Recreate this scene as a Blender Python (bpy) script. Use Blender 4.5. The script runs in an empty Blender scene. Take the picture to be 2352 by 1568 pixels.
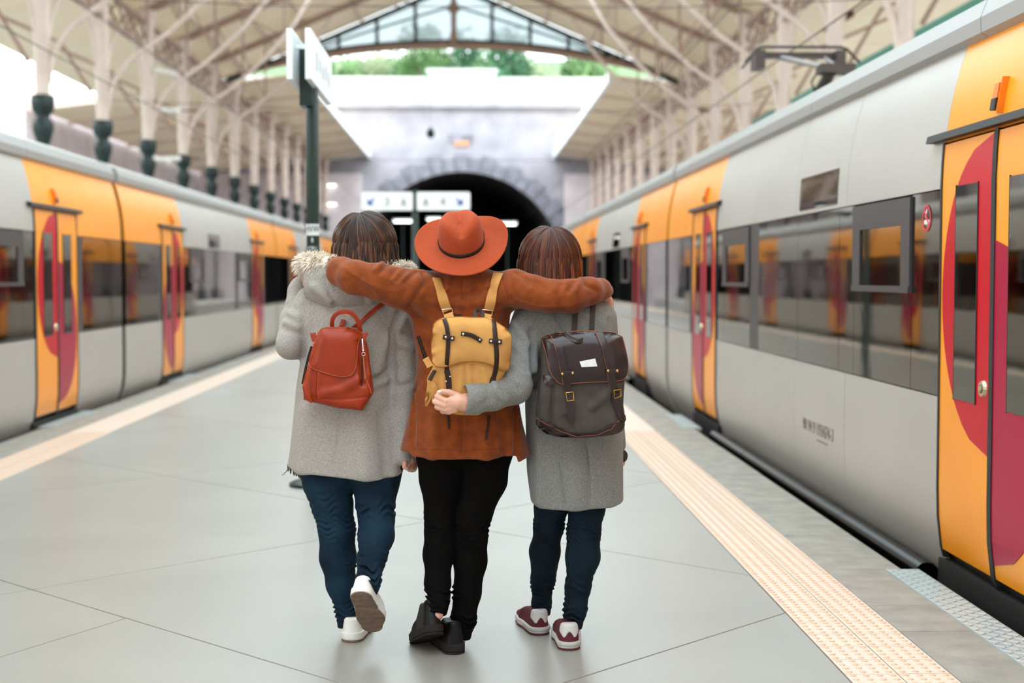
import bpy, bmesh, math, random
import numpy as np
from mathutils import Vector, Matrix
from mathutils.bvhtree import BVHTree

# ------------------------------------------------------------------ camera, world, exposure
SC = bpy.context.scene
COL = SC.collection
IMG_W, IMG_H, FPX = 2352.0, 1568.0, 3267.0
CAM = Vector((0.0, 0.0, 1.41))
YAW, PITCH = math.atan(99 / FPX), math.atan(149 / FPX)
cam_data = bpy.data.cameras.new('camera')
cam_data.sensor_width = 36.0
cam_data.lens = 36.0 * FPX / IMG_W
cam_data.clip_start, cam_data.clip_end = 0.1, 600
cam_data.dof.use_dof = True
cam_data.dof.focus_distance = 5.3
cam_data.dof.aperture_fstop = 2.0
cam = bpy.data.objects.new('camera', cam_data)
COL.objects.link(cam)
cam.location = CAM
cam.rotation_euler = (math.pi / 2 - PITCH, 0, -YAW)
SC.camera = cam

world = bpy.data.worlds.new('overcast_sky')
SC.world = world
world.use_nodes = True
bg = world.node_tree.nodes['Background']
bg.inputs['Color'].default_value = (0.90, 0.97, 1.0, 1)
bg.inputs['Strength'].default_value = 3.6
SC.view_settings.view_transform = 'Standard'
SC.view_settings.look = 'None'
SC.view_settings.gamma = 1.0
SC.view_settings.use_curve_mapping = False
SC.view_settings.exposure = 0.38
SC.cycles.adaptive_threshold = 0.02
SC.cycles.max_bounces = 8
SC.cycles.diffuse_bounces = 4
SC.cycles.glossy_bounces = 4
SC.cycles.transparent_max_bounces = 12
SC.cycles.caustics_reflective = False
SC.cycles.caustics_refractive = False
SC.cycles.sample_clamp_indirect = 6.0

rng = random.Random(7)
NR = np.random.RandomState(11)

# ------------------------------------------------------------------ survey helpers (photo pixel -> point of the place at a known depth)
_f = Vector((math.sin(YAW) * math.cos(PITCH), math.cos(YAW) * math.cos(PITCH), -math.sin(PITCH)))
_r = Vector((math.cos(YAW), -math.sin(YAW), 0))
_u = _r.cross(_f)
def ray(px, py):
    return _f + _r * ((px - IMG_W / 2) / FPX) - _u * ((py - IMG_H / 2) / FPX)
def P(px, py, Y):
    d = ray(px, py)
    return CAM + d * (Y / d.y)
def G(px, py, z=0.0):
    d = ray(px, py)
    return CAM + d * ((z - CAM.z) / d.z)
def R(r, Y):
    return r * Y / FPX

# ------------------------------------------------------------------ materials
def srgb(r, g, b):
    def c(v):
        v /= 255.0
        return v / 12.92 if v <= 0.04045 else ((v + 0.055) / 1.055) ** 2.4
    return (c(r), c(g), c(b))
def mat(name, col, rough=0.6, metal=0.0, var=0.0, scale=20.0, bump=0.0, bscale=None, sheen=0.0, coat=0.0, ior=1.5,
        emit=0.0, stretch=None, col2=None, coords='Object', bdist=0.01, detail=4.0, spec=None):
    m = bpy.data.materials.new(name)
    m.use_nodes = True
    nt = m.node_tree
    b = nt.nodes['Principled BSDF']
    b.inputs['Base Color'].default_value = (*col, 1)
    b.inputs['Roughness'].default_value = rough
    b.inputs['Metallic'].default_value = metal
    b.inputs['IOR'].default_value = ior
    if spec is not None: b.inputs['Specular IOR Level'].default_value = spec
    if sheen:
        b.inputs['Sheen Weight'].default_value = sheen
        b.inputs['Sheen Roughness'].default_value = 0.5
    if coat:
        b.inputs['Coat Weight'].default_value = coat
        b.inputs['Coat Roughness'].default_value = 0.05
    if emit:
        b.inputs['Emission Color'].default_value = (*col, 1)
        b.inputs['Emission Strength'].default_value = emit
    if var or bump:
        tc = nt.nodes.new('ShaderNodeTexCoord')
        src = tc.outputs[coords]
        if stretch:
            mp = nt.nodes.new('ShaderNodeMapping')
            mp.inputs['Scale'].default_value = stretch
            nt.links.new(src, mp.inputs['Vector'])
            src = mp.outputs['Vector']
        if var:
            n = nt.nodes.new('ShaderNodeTexNoise')
            n.inputs['Scale'].default_value = scale
            n.inputs['Detail'].default_value = detail
            nt.links.new(src, n.inputs['Vector'])
            rp = nt.nodes.new('ShaderNodeValToRGB')
            c2 = col2 if col2 else tuple(min(1, c * (1 + var)) for c in col)
            c1 = tuple(c * (1 - var) for c in col)
            if col2: c1 = col
            rp.color_ramp.elements[0].position = 0.3
            rp.color_ramp.elements[1].position = 0.7
            rp.color_ramp.elements[0].color = (*c1, 1)
            rp.color_ramp.elements[1].color = (*c2, 1)
            nt.links.new(n.outputs['Fac'], rp.inputs['Fac'])
            nt.links.new(rp.outputs['Color'], b.inputs['Base Color'])
        if bump:
            n2 = nt.nodes.new('ShaderNodeTexNoise')
            n2.inputs['Scale'].default_value = bscale or scale
            n2.inputs['Detail'].default_value = 3.0
            nt.links.new(src, n2.inputs['Vector'])
            bp = nt.nodes.new('ShaderNodeBump')
            bp.inputs['Strength'].default_value = bump
            bp.inputs['Distance'].default_value = bdist
            nt.links.new(n2.outputs['Fac'], bp.inputs['Height'])
            nt.links.new(bp.outputs['Normal'], b.inputs['Normal'])
    return m
def glass_pane(name, tint=(1, 1, 1), frost=0.0):
    m = bpy.data.materials.new(name)
    m.use_nodes = True
    nt = m.node_tree
    nt.nodes.remove(nt.nodes['Principled BSDF'])
    out = nt.nodes['Material Output']
    tr = nt.nodes.new('ShaderNodeBsdfTransparent'); tr.inputs['Color'].default_value = (*tint, 1)
    gl = nt.nodes.new('ShaderNodeBsdfGlossy'); gl.inputs['Roughness'].default_value = 0.05
    tl = nt.nodes.new('ShaderNodeBsdfTranslucent'); tl.inputs['Color'].default_value = (*tint, 1)
    m1 = nt.nodes.new('ShaderNodeMixShader'); m1.inputs['Fac'].default_value = 0.06
    m2 = nt.nodes.new('ShaderNodeMixShader'); m2.inputs['Fac'].default_value = frost
    nt.links.new(tr.outputs[0], m1.inputs[1]); nt.links.new(gl.outputs[0], m1.inputs[2])
    nt.links.new(m1.outputs[0], m2.inputs[1]); nt.links.new(tl.outputs[0], m2.inputs[2])
    nt.links.new(m2.outputs[0], out.inputs['Surface'])
    return m
M = {}

# ------------------------------------------------------------------ mesh and object helpers
OFF = {}
def _link(o, parent=None):
    COL.objects.link(o)
    if parent is not None:
        o.parent = parent
def tag(o, label=None, cat=None, group=None, kind=None):
    if label: o['label'] = label
    if cat: o['category'] = cat
    if group: o['group'] = group
    if kind: o['kind'] = kind
    return o
def thing(name, loc, label=None, cat=None, group=None, kind=None):
    o = bpy.data.objects.new(name, None)
    o.empty_display_size = 0.1
    COL.objects.link(o)
    o.location = loc
    OFF[o.name] = Vector(loc)
    return tag(o, label, cat, group, kind)
def mesh_obj(name, verts, faces, material, parent=None, smooth=False, mats=None, fmat=None):
    off = OFF.get(parent.name, Vector()) if parent is not None else Vector()
    v = np.asarray(verts, dtype=np.float64)
    if len(v): v = v - np.array(off)
    me = bpy.data.meshes.new(name)
    me.from_pydata(v.tolist(), [], faces if isinstance(faces, list) else faces.tolist())
    if mats:
        for q in mats: me.materials.append(q)
        me.polygons.foreach_set('material_index', np.asarray(fmat, dtype=np.int32))
    else:
        me.materials.append(M[material] if isinstance(material, str) else material)
    if smooth:
        me.polygons.foreach_set('use_smooth', np.ones(len(me.polygons), dtype=bool))
    me.update()
    o = bpy.data.objects.new(name, me)
    _link(o, parent)
    OFF[o.name] = off
    return o
def place_copy(name, me, parent, loc, rot=None, scale=None):
    o = bpy.data.objects.new(name, me)
    _link(o, parent)
    off = OFF.get(parent.name, Vector()) if parent is not None else Vector()
    o.location = Vector(loc) - off
    if rot is not None: o.rotation_euler = rot
    if scale is not None: o.scale = scale
    OFF[o.name] = Vector(loc)
    return o

class MB:
    def __init__(self):
        self.v, self.f = [], []
    def quadgrid(self, rows, closed_u=False, closed_v=False, flip=False):
        b = len(self.v); nr = len(rows); nc = len(rows[0])
        for r in rows: self.v.extend([tuple(p) for p in r])
        for i in range(nr if closed_v else nr - 1):
            for j in range(nc if closed_u else nc - 1):
                a, c = b + i * nc + j, b + i * nc + (j + 1) % nc
                i2 = (i + 1) % nr
                d, e = b + i2 * nc + j, b + i2 * nc + (j + 1) % nc
                self.f.append((a, c, e, d) if not flip else (a, d, e, c))
        return b
    def poly(self, pts, flip=False):
        b = len(self.v); self.v.extend([tuple(p) for p in pts])
        idx = tuple(range(b, b + len(pts)))
        self.f.append(idx[::-1] if flip else idx)
    def box(self, lo, hi):
        (a, b, c), (d, e, f) = lo, hi
        self.hexa([(a, b, c), (d, b, c), (d, e, c), (a, e, c), (a, b, f), (d, b, f), (d, e, f), (a, e, f)])
    def hexa(self, p):
        b = len(self.v); self.v.extend([tuple(q) for q in p])
        for q in ((0, 3, 2, 1), (4, 5, 6, 7), (0, 1, 5, 4), (1, 2, 6, 5), (2, 3, 7, 6), (3, 0, 4, 7)):
            self.f.append(tuple(b + i for i in q))
    def beam(self, a, b, w, h, up=(0, 0, 1)):
        a, b = Vector(a), Vector(b)
        t = (b - a).normalized(); u = Vector(up)
        s = t.cross(u)
        if s.length < 1e-4: s = t.cross(Vector((0, 1, 0)))
        s.normalize(); u = s.cross(t)
        p = []
        for q in (a, b):
            for (i, j) in ((-1, -1), (1, -1), (1, 1), (-1, 1)):
                p.append(q + s * (i * w / 2) + u * (j * h / 2))
        self.hexa([p[0], p[1], p[2], p[3], p[4], p[5], p[6], p[7]])
    def tube(self, pts, r, n=8, caps=True, flat=None):
        pts = [Vector(p) for p in pts]
        rows = []
        prev = None
        for i, p in enumerate(pts):
            t = (pts[min(i + 1, len(pts) - 1)] - pts[max(i - 1, 0)])
            if t.length < 1e-9: t = Vector((0, 0, 1))
            t.normalize()
            if prev is None:
                a = Vector((0, 0, 1)) if abs(t.z) < 0.9 else Vector((1, 0, 0))
                s = t.cross(a).normalized()
            else:
                s = (prev - t * prev.dot(t))
                s = s.normalized() if s.length > 1e-6 else t.orthogonal().normalized()
            prev = s
            q = t.cross(s)
            ri = r[i] if isinstance(r, (list, tuple)) else r
            rows.append([p + s * (math.cos(2 * math.pi * k / n) * ri) + q * (math.sin(2 * math.pi * k / n) * ri) for k in range(n)])
        self.quadgrid(rows, closed_u=True)
        if caps:
            self.poly(rows[0], flip=True); self.poly(rows[-1])
    def lathe(self, prof, n=16, center=(0, 0, 0), caps=True, sq=None):
        rows = []
        for (r, z) in prof:
            rows.append([(center[0] + r * math.cos(2 * math.pi * k / n), center[1] + r * math.sin(2 * math.pi * k / n), center[2] + z) for k in range(n)])
        self.quadgrid(rows, closed_u=True)
        if caps:
            self.poly(rows[0], flip=True); self.poly(rows[-1])
    def sphere(self, c, r, n=8, m=6, sc=(1, 1, 1)):
        rows = []
        for i in range(m + 1):
            t = math.pi * i / m
            rr = max(math.sin(t), 0.02)
            rows.append([(c[0] + sc[0] * r * rr * math.cos(2 * math.pi * k / n), c[1] + sc[1] * r * rr * math.sin(2 * math.pi * k / n), c[2] - sc[2] * r * math.cos(t)) for k in range(n)])
        self.quadgrid(rows, closed_u=True)
    def prism(self, poly2, axis, a, b):
        """extrude a 2-D polygon along an axis (0 x, 1 y, 2 z) from a to b"""
        def mk(p, t):
            q = list(p); q.insert(axis, t); return tuple(q)
        lo = [mk(p, a) for p in poly2]; hi = [mk(p, b) for p in poly2]
        n = len(poly2); base = len(self.v)
        self.v.extend(lo + hi)
        self.f.append(tuple(range(base + n - 1, base - 1, -1)))
        self.f.append(tuple(range(base + n, base + 2 * n)))
        for i in range(n):
            j = (i + 1) % n
            self.f.append((base + i, base + j, base + n + j, base + n + i))
    def build(self, name, material, parent=None, smooth=False):
        return mesh_obj(name, self.v, self.f, material, parent, smooth)
def auto_smooth(o, ang=0.7):
    me = o.data
    me.polygons.foreach_set('use_smooth', np.ones(len(me.polygons), dtype=bool))
    bm = bmesh.new(); bm.from_mesh(me)
    bmesh.ops.recalc_face_normals(bm, faces=bm.faces)
    for e in bm.edges:
        if len(e.link_faces) == 2 and e.calc_face_angle(0) > ang: e.smooth = False
    bm.to_mesh(me); bm.free()
    return o
def fix_normals(o):
    bm = bmesh.new(); bm.from_mesh(o.data)
    bmesh.ops.recalc_face_normals(bm, faces=bm.faces)
    bm.to_mesh(o.data); bm.free()
    return o
def text_obj(name, s, size, material, parent, matrix, align='CENTER', extrude=0.0008):
    cu = bpy.data.curves.new(name, 'FONT')
    cu.body = s; cu.size = size; cu.align_x = align; cu.align_y = 'CENTER'; cu.extrude = extrude
    cu.resolution_u = 2
    tmp = bpy.data.objects.new(name, cu)
    COL.objects.link(tmp)
    dg = bpy.context.evaluated_depsgraph_get()
    me = bpy.data.meshes.new_from_object(tmp.evaluated_get(dg))
    bpy.data.objects.remove(tmp)
    me.materials.clear(); me.materials.append(M[material])
    me.transform(matrix)
    off = OFF.get(parent.name, Vector()) if parent is not None else Vector()
    me.transform(Matrix.Translation(-off))
    o = bpy.data.objects.new(name, me)
    _link(o, parent); OFF[o.name] = off
    return o
ORD = ['nearest', 'second', 'third', 'fourth', 'fifth', 'sixth', 'seventh', 'eighth', 'ninth', 'tenth', 'eleventh', 'twelfth', 'thirteenth', 'farthest']
# ------------------------------------------------------------------ station materials
M['concrete'] = mat('polished_concrete', srgb(153, 148, 139), 0.34, var=0.07, scale=1.1, bump=0.05, bscale=60, bdist=0.004, detail=8)
M['joint'] = mat('joint_filler', srgb(70, 62, 54), 0.9)
M['coping'] = mat('granite_coping', srgb(146, 137, 125), 0.62, var=0.2, scale=7, bump=0.25, bscale=90, bdist=0.004, detail=8)
M['tactile'] = mat('tactile_tile', srgb(214, 190, 170), 0.55, var=0.05, scale=14, bump=0.1, bscale=150, bdist=0.002)
M['dome'] = mat('tactile_dome', srgb(212, 170, 140), 0.5)
M['plate'] = mat('ribbed_steel_plate', srgb(196, 208, 208), 0.35, metal=0.55)
M['pit'] = mat('track_bed', srgb(52, 46, 42), 0.95, var=0.3, scale=12, bump=0.6, bscale=40, bdist=0.03)
M['rail'] = mat('rail_steel', srgb(110, 100, 92), 0.35, metal=0.9)
M['cream'] = mat('cream_boards', srgb(255, 235, 208), 0.75, var=0.08, scale=1.5, stretch=(0.4, 6, 0.4), bump=0.1, bscale=5, bdist=0.02)
M['iron'] = mat('pale_painted_iron', srgb(216, 198, 186), 0.55, var=0.06, scale=3)
M['iron2'] = mat('shadow_toned_iron', srgb(158, 130, 116), 0.6, var=0.08, scale=3)  # pale iron's pinkish brown shadow tone, shade put into the base colour
M['green'] = mat('dark_green_cast_iron', srgb(18, 40, 38), 0.5, var=0.25, scale=8)
M['fascia'] = mat('white_fascia', srgb(240, 243, 243), 0.5)
M['skyglass'] = glass_pane('skylight_glass', (0.93, 0.98, 1.0), 0.12)
M['gableglass'] = glass_pane('gable_glass', (0.54, 0.58, 0.59), 0.3)
M['darkmetal'] = mat('dark_glazing_bar', srgb(36, 50, 50), 0.5)
M['stone'] = mat('pale_granite_ashlar', srgb(158, 156, 163), 0.85, var=0.16, scale=0.9, bump=0.3, bscale=3, bdist=0.05, detail=8)
M['stone2'] = mat('weathered_voussoir', srgb(128, 128, 138), 0.85, var=0.32, scale=1.4, bump=0.4, bscale=4, bdist=0.05)
M['stonep'] = mat('pinkish_wall_stone', srgb(212, 202, 206), 0.88, var=0.14, scale=0.7, bump=0.3, bscale=3, bdist=0.05, detail=8)
M['cap'] = mat('white_coping_stone', srgb(200, 202, 200), 0.8)
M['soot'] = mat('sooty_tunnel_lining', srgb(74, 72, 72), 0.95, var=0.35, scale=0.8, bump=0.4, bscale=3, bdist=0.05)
M['graffiti'] = mat('faded_graffiti_band', srgb(172, 192, 190), 0.85, var=0.2, scale=0.9, col2=srgb(214, 216, 222), detail=3)
M['asphalt'] = mat('outer_platform', srgb(196, 192, 186), 0.8, var=0.08, scale=2)
M['lamp'] = mat('fluorescent_tube', (1.0, 0.98, 0.95), 0.5, emit=5.0)
M['wire'] = mat('copper_wire', srgb(70, 52, 46), 0.5)
M['ceramic_brown'] = mat('brown_ceramic', srgb(96, 46, 34), 0.3)
M['ceramic_white'] = mat('white_ceramic', srgb(235, 232, 225), 0.3)
M['ocherplaque'] = mat('ochre_plaque', srgb(214, 150, 108), 0.7)

# ------------------------------------------------------------------ platform between the two tracks
XE_L, XE_R = -3.97, 2.09          # platform edges
XS_L = (-3.62, -3.25)             # tactile strips
XS_R = (1.33, 1.71)
Y0, Y1 = -4.0, 84.0
fl = MB(); fl.box((XE_L + 0.03, Y0, -0.9), (XE_R - 0.03, Y1, -0.03))
floor = fl.build('floor', 'joint')
tag(floor, 'station platform of pale polished concrete slabs between the trains', 'platform', kind='structure')
def clip_poly(poly, fn):
    out = []
    for i in range(len(poly)):
        a, b = poly[i], poly[(i + 1) % len(poly)]
        fa, fb = fn(a), fn(b)
        if fa <= 0: out.append(a)
        if (fa < 0) != (fb < 0) and fa != fb:
            t = fa / (fa - fb)
            out.append((a[0] + (b[0] - a[0]) * t, a[1] + (b[1] - a[1]) * t))
    return out
def slab(poly, name='slab', m='concrete', parent=floor, z=0.0, g=0.0035):
    area = 0.5 * sum(poly[i][0] * poly[(i + 1) % len(poly)][1] - poly[(i + 1) % len(poly)][0] * poly[i][1] for i in range(len(poly)))
    if area < 0: poly = poly[::-1]
    if abs(area) < 0.02: return None
    n = len(poly); ins = []
    for i in range(n):                         # inset every edge so that the joints stay open
        p0, p1, p2 = (Vector(poly[i - 1]), Vector(poly[i]), Vector(poly[(i + 1) % n]))
        d1, d2 = (p1 - p0).normalized(), (p2 - p1).normalized()
        n1, n2 = Vector((-d1.y, d1.x)), Vector((-d2.y, d2.x))
        b = n1 + n2
        k = max(0.25, b.dot(b) / 2)
        ins.append(tuple(p1 + b * (g / k)))
    mb = MB(); c = 0.0025
    cen = Vector((sum(p[0] for p in ins) / n, sum(p[1] for p in ins) / n))
    top = [tuple(Vector(p) + (cen - Vector(p)).normalized() * c) for p in ins]
    lo = [(p[0], p[1], z - 0.03) for p in ins]; mi = [(p[0], p[1], z - c) for p in ins]; hi = [(p[0], p[1], z) for p in top]
    mb.quadgrid([lo, mi, hi], closed_u=True); mb.poly(hi)
    return mb.build(name, m, parent)
X0s, X1s = XS_L[1], XS_R[0]
def in_strip(poly):
    poly = clip_poly(poly, lambda p: X0s - p[0]) if poly else poly
    poly = clip_poly(poly, lambda p: p[0] - X1s) if poly else poly
    return poly
YFAR = 19.0
for i in range(-6, 8):
    for j in range(-3, 8):
        a0, a1 = -4.55 + 3.85 * i, -4.55 + 3.85 * (i + 1)     # x - y
        b0, b1 = 4.45 + 3.5 * j, 4.45 + 3.5 * (j + 1)         # x + y
        q = [((a + b) / 2, (b - a) / 2) for a, b in ((a0, b0), (a1, b0), (a1, b1), (a0, b1))]
        q = in_strip(q)
        if q: q = clip_poly(q, lambda p: p[1] - YFAR)
        if q: q = clip_poly(q, lambda p: Y0 - p[1])
        if not q or len(q) < 3: continue
        if abs(a0 + 8.4) < 0.01 and abs(b1 - 4.45) < 0.01:     # the slab with a crack running from the joint corner
            c0, c1 = Vector((-1.42, 5.86)), Vector((-2.3, 4.25))
            nrm = Vector((-(c1 - c0).y, (c1 - c0).x))
            for s in (1, -1):
                qq = clip_poly(q, lambda p: s * nrm.dot(Vector(p) - c0))
                if len(qq) > 2: slab(qq, g=0.0022)
            continue
        slab(q)
slab([(X0s, YFAR), (X1s, YFAR), (X1s, Y1), (X0s, Y1)])

# tactile tiles, domes, coping stones
def tile_mesh(w, l, rows=4):
    mb = MB(); g = 0.002
    fm = []
    mb.box((-w / 2 + g, -l / 2 + g, -0.03), (w / 2 - g, l / 2 - g, 0.001)); fm += [0] * 6
    for i in range(rows):
        for j in range(rows):
            cx, cy = (i + 0.5) / rows * w - w / 2, (j + 0.5) / rows * l - l / 2
            n0 = len(mb.f)
            mb.lathe([(0.0125, 0.001), (0.010, 0.0042), (0.005, 0.0055)], 7, (cx, cy, 0))
            fm += [1] * (len(mb.f) - n0)
    me = bpy.data.meshes.new('tactile_tile')
    me.from_pydata(mb.v, [], mb.f)
    me.materials.append(M['tactile']); me.materials.append(M['dome'])
    me.polygons.foreach_set('material_index', fm)
    return me
TL = 0.19
tme = tile_mesh(TL, TL)
for (xs, y0, y1, nm) in ((XS_R, 4.0, 13.0, 'right'), (XS_L, 8.6, 13.0, 'left')):
    ny = int(round((y1 - y0) / TL))
    for k in range(ny):
        for c in range(2):
            place_copy('tactile_tile', tme, floor, (xs[0] + TL * (c + 0.5), y0 + TL * (k + 0.5), 0.0))
    for (ya, yb) in ((Y0, y0), (y0 + ny * TL, Y1)):
        mb = MB(); mb.box((xs[0], ya, -0.03), (xs[1], yb, 0.001))
        mb.build('tactile_strip', 'tactile', floor)
for (xa, xb, y0) in ((XS_R[1], XE_R, 3.0), (XE_L, XS_L[0], 7.0)):
    y = y0
    k = 0
    rr = random.Random(3)
    while y < 26:
        l = rr.choice((0.45, 0.9, 1.1, 0.75))
        slab([(xa, y), (xb, y), (xb, y + l), (xa, y + l)], 'coping_stone', 'coping', z=rr.uniform(-0.002, 0.001), g=0.0035)
        y += l
    for (ya, yb) in ((Y0, y0), (y, Y1)):
        slab([(xa, ya), (xb, ya), (xb, yb), (xa, yb)], 'coping_stone', 'coping')
def ribbed_plate(x0, x1, y0, y1, label):
    t = thing('ribbed_plate', (x0, y0, 0), label, 'metal plate')
    mb = MB(); mb.box((x0, y0, -0.02), (x1, y1, 0.006)); mb.build('sheet', 'plate', t)
    rb = MB(); n = int((y1 - y0) / 0.035)
    for k in range(n):
        y = y0 + (k + 0.5) * (y1 - y0) / n
        for c in range(4):
            x = x0 + (c + 0.5) * (x1 - x0) / 4
            s = 0.012 if (k + c) % 2 else -0.012
            rb.beam((x - 0.014, y - s, 0.006), (x + 0.014, y + s, 0.006), 0.006, 0.004)
    tag(rb.build('raised_ribs', 'plate', t), kind='stuff')
ribbed_plate(XE_R - 0.09, XE_R + 0.07, 5.0, 6.72, 'ribbed pale steel plate at the platform edge below the nearest right train door')
ribbed_plate(XE_R - 0.09, XE_R + 0.07, 13.1, 14.4, 'ribbed pale steel plate below the right train second door')
ribbed_plate(XE_L - 0.07, XE_L + 0.09, 13.4, 15.0, 'ribbed pale steel plate below the nearest door of the left train')
ribbed_plate(XE_L - 0.07, XE_L + 0.09, 19.2, 20.6, 'ribbed pale steel plate below the left train second door')

# ground, tracks, outer platforms
mb = MB(); mb.box((-70, -30, -1.4), (70, 150, -1.0))
tag(mb.build('ground', 'pit'), 'dark ballast track bed below the platforms', 'ground', kind='structure')
for nm, xs in (('left', (-6.1, -4.66)), ('right', (2.85, 4.29))):
    t = thing('railway_track', ((xs[0] + xs[1]) / 2, 0, -1.0), f'steel rails of the track under the {nm} train', 'track')
    for x in xs:
        mb = MB(); mb.box((x - 0.035, -20, -1.0), (x + 0.035, 128, -0.85)); mb.build('rail', 'rail', t)
for nm, x0, x1 in (('left', -17.0, -7.45), ('right', 5.6, 17.0)):
    mb = MB(); mb.box((x0, -20, -1.0), (x1, 92, 0)); 
    tag(mb.build('outer_platform', 'asphalt'), f'plain concrete platform carrying the columns beyond the {nm} train', 'platform', kind='structure')

# ------------------------------------------------------------------ iron shed
XC, HS = -0.575, 8.525
TRY = [0.9 + 5 * k for k in range(-2, 12)]      # truss planes up to the gable
YG = 55.9
ZE, ZR, SE = 9.1, 12.85, 8.8
def roof_z(s): return ZR - (ZR - ZE) * s / SE
ceiling = thing('ceiling', (XC, 0, 0), 'cream boarded roof of the train shed with a glazed middle', 'roof', kind='structure')
SK = 5.3
svals = [9.3, 7.95, 6.6, SK]
svals_in = [SK, 3.55, 1.8, 0.0]
YB0 = -9.1
ys = [YB0] + [y for y in TRY if y > YB0 + 1]
YSK = 45.9
def panel(sg, sa, sb, ya, yb, name, m, th=0.06, lift=0.0):
    mb = MB()
    pts = []
    for z_off in (0, th):
        for (s, y) in ((sa, ya), (sb, ya), (sb, yb), (sa, yb)):
            pts.append((XC + sg * s, y, roof_z(s) + z_off + lift))
    mb.hexa(pts)
    return fix_normals(mb.build(name, m, ceiling))
for sg in (-1, 1):
    for i in range(len(ys) - 1):
        ya, yb = ys[i] + 0.02, ys[i + 1] - 0.02
        for k in range(3):
            panel(sg, svals[k] - 0.02, svals[k + 1] + 0.02, ya, yb, 'roof_panel', 'cream')
        for k in range(3):
            if yb > YSK + 0.5:
                panel(sg, svals_in[k] - 0.02, svals_in[k + 1] + (0.02 if k < 2 else 0), ya, yb, 'roof_panel', 'cream')
            else:
                panel(sg, svals_in[k] - 0.02, svals_in[k + 1] + (0.02 if k < 2 else 0), ya, yb, 'skylight_pane', 'skyglass', 0.01, 0.05)
    for s in (9.2, 7.95, 6.6, SK, 3.55, 1.8, 0.12):
        mb = MB(); z = roof_z(s) - 0.09
        mb.beam((XC + sg * s, YB0, z), (XC + sg * s, YG, z), 0.10, 0.15)
        mb.build('purlin', 'iron', ceiling)
for sg in (-1, 1):
    for i in range(len(ys) - 1):
        mb = MB(); x = XC + sg * 9.06; mb.box((x - .03, ys[i] + .02, 8.4), (x + .03, ys[i + 1] - .02, roof_z(9.06) + .05)); mb.build('eave_board', 'cream', ceiling)
# boarded side aisles and the low wings beyond the gable
for sg, nm in ((-1, 'left'), (1, 'right')):
    for i in range(len(ys) - 1):
        mb = MB(); xa, xb = XC + sg * 9.0, XC + sg * 12.6
        mb.hexa([(xa, ys[i] + .02, 8.45), (xb, ys[i] + .02, 7.9), (xb, ys[i + 1] - .02, 7.9), (xa, ys[i + 1] - .02, 8.45),
                 (xa, ys[i] + .02, 8.52), (xb, ys[i] + .02, 7.97), (xb, ys[i + 1] - .02, 7.97), (xa, ys[i + 1] - .02, 8.52)])
        fix_normals(mb.build('aisle_panel', 'cream', ceiling))
    wing = thing(f'wing_roof', (XC + sg * 9, 74, 8), f'low cream boarded roof wing beyond the glazed gable on the {nm}', 'roof', kind='structure')
    xi = -6.42 if sg < 0 else 5.55
    xo = XC + sg * 16.5
    for k in range(7):
        for (fa, fb) in ((0, .34), (.34, .67), (.67, 1)):
            ya, yb = YG + 0.3 + k * 5.25 + .02, YG + 0.3 + (k + 1) * 5.25 - .02
            xa, xb = xi + (xo - xi) * fa + sg * .02, xi + (xo - xi) * fb - sg * .02
            za, zb = 9.3 - 1.3 * fa, 9.3 - 1.3 * fb
            mb = MB()
            mb.hexa([(xa, ya, za), (xb, ya, zb), (xb, yb, zb), (xa, yb, za), (xa, ya, za + .07), (xb, ya, zb + .07), (xb, yb, zb + .07), (xa, yb, za + .07)])
            fix_normals(mb.build('wing_panel', 'cream', wing))
        mb = MB(); y = YG + 0.3 + k * 5.25
        mb.beam((xi, y, 9.2), (xo, y, 7.9), 0.08, 0.12); mb.build('wing_rafter', 'iron', wing)
    for fa in (.34, .67):
        x = xi + (xo - xi) * fa; mb = MB(); mb.beam((x, YG, 9.2 - 1.3 * fa), (x, YG + 37, 9.2 - 1.3 * fa), 0.1, 0.14); mb.build('wing_purlin', 'iron', wing)
    mb = MB(); mb.box((xi - 0.09, YG, 9.02), (xi + 0.09, YG + 37, 9.42)); mb.build('fascia', 'fascia', wing)

# trusses
def truss(y, label):
    t = thing('roof_truss', (XC, y, ZE), label, 'roof truss', 'iron trusses across the shed')
    low = []
    for k in range(9):
        a = math.pi / 2 * k / 8
        low.append((8.40 - 1.9 * (1 - math.cos(a)), 5.55 + 1.75 * math.sin(a)))
    low = low[:6] + [(6.9, 7.45), (5.9, 8.35), (5.0, 9.4), (4.2, roof_z(4.2) - .35)]
    def lowz(s):
        p = low[5:]
        for a, b in zip(p, p[1:]):
            if b[0] <= s <= a[0]: return a[1] + (b[1] - a[1]) * (a[0] - s) / (a[0] - b[0])
        return low[5][1]
    for sg in (-1, 1):
        mb = MB(); mb.beam((XC + sg * 9.3, y, roof_z(9.3) - .3), (XC, y, ZR - .3), 0.13, 0.2); mb.build('rafter', 'iron2', t)
        mb = MB(); mb.tube([(XC + sg * s, y, z) for s, z in low[:6]], 0.075, 8); mb.build('curved_bracket', 'iron', t, True)
        mb = MB(); mb.tube([(XC + sg * s, y, z) for s, z in low[5:]], 0.065, 6); mb.build('lower_chord', 'iron', t)
        ss = [7.4, 6.6, SK]
        for k, s in enumerate(ss):
            if s == 0 and sg > 0: continue
            mb = MB(); mb.beam((XC + sg * s, y, max(lowz(s), 7.2)), (XC + sg * s, y, roof_z(s) - .3), .06, .06, (0, 1, 0)); mb.build('web_post', 'iron2', t)
            if k < 2:
                s2 = ss[k + 1]
                mb = MB(); mb.tube([(XC + sg * s, y, roof_z(s) - .35), (XC + sg * s2, y, lowz(s2))], .022, 5); mb.build('tie_rod', 'iron2', t)
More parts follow.
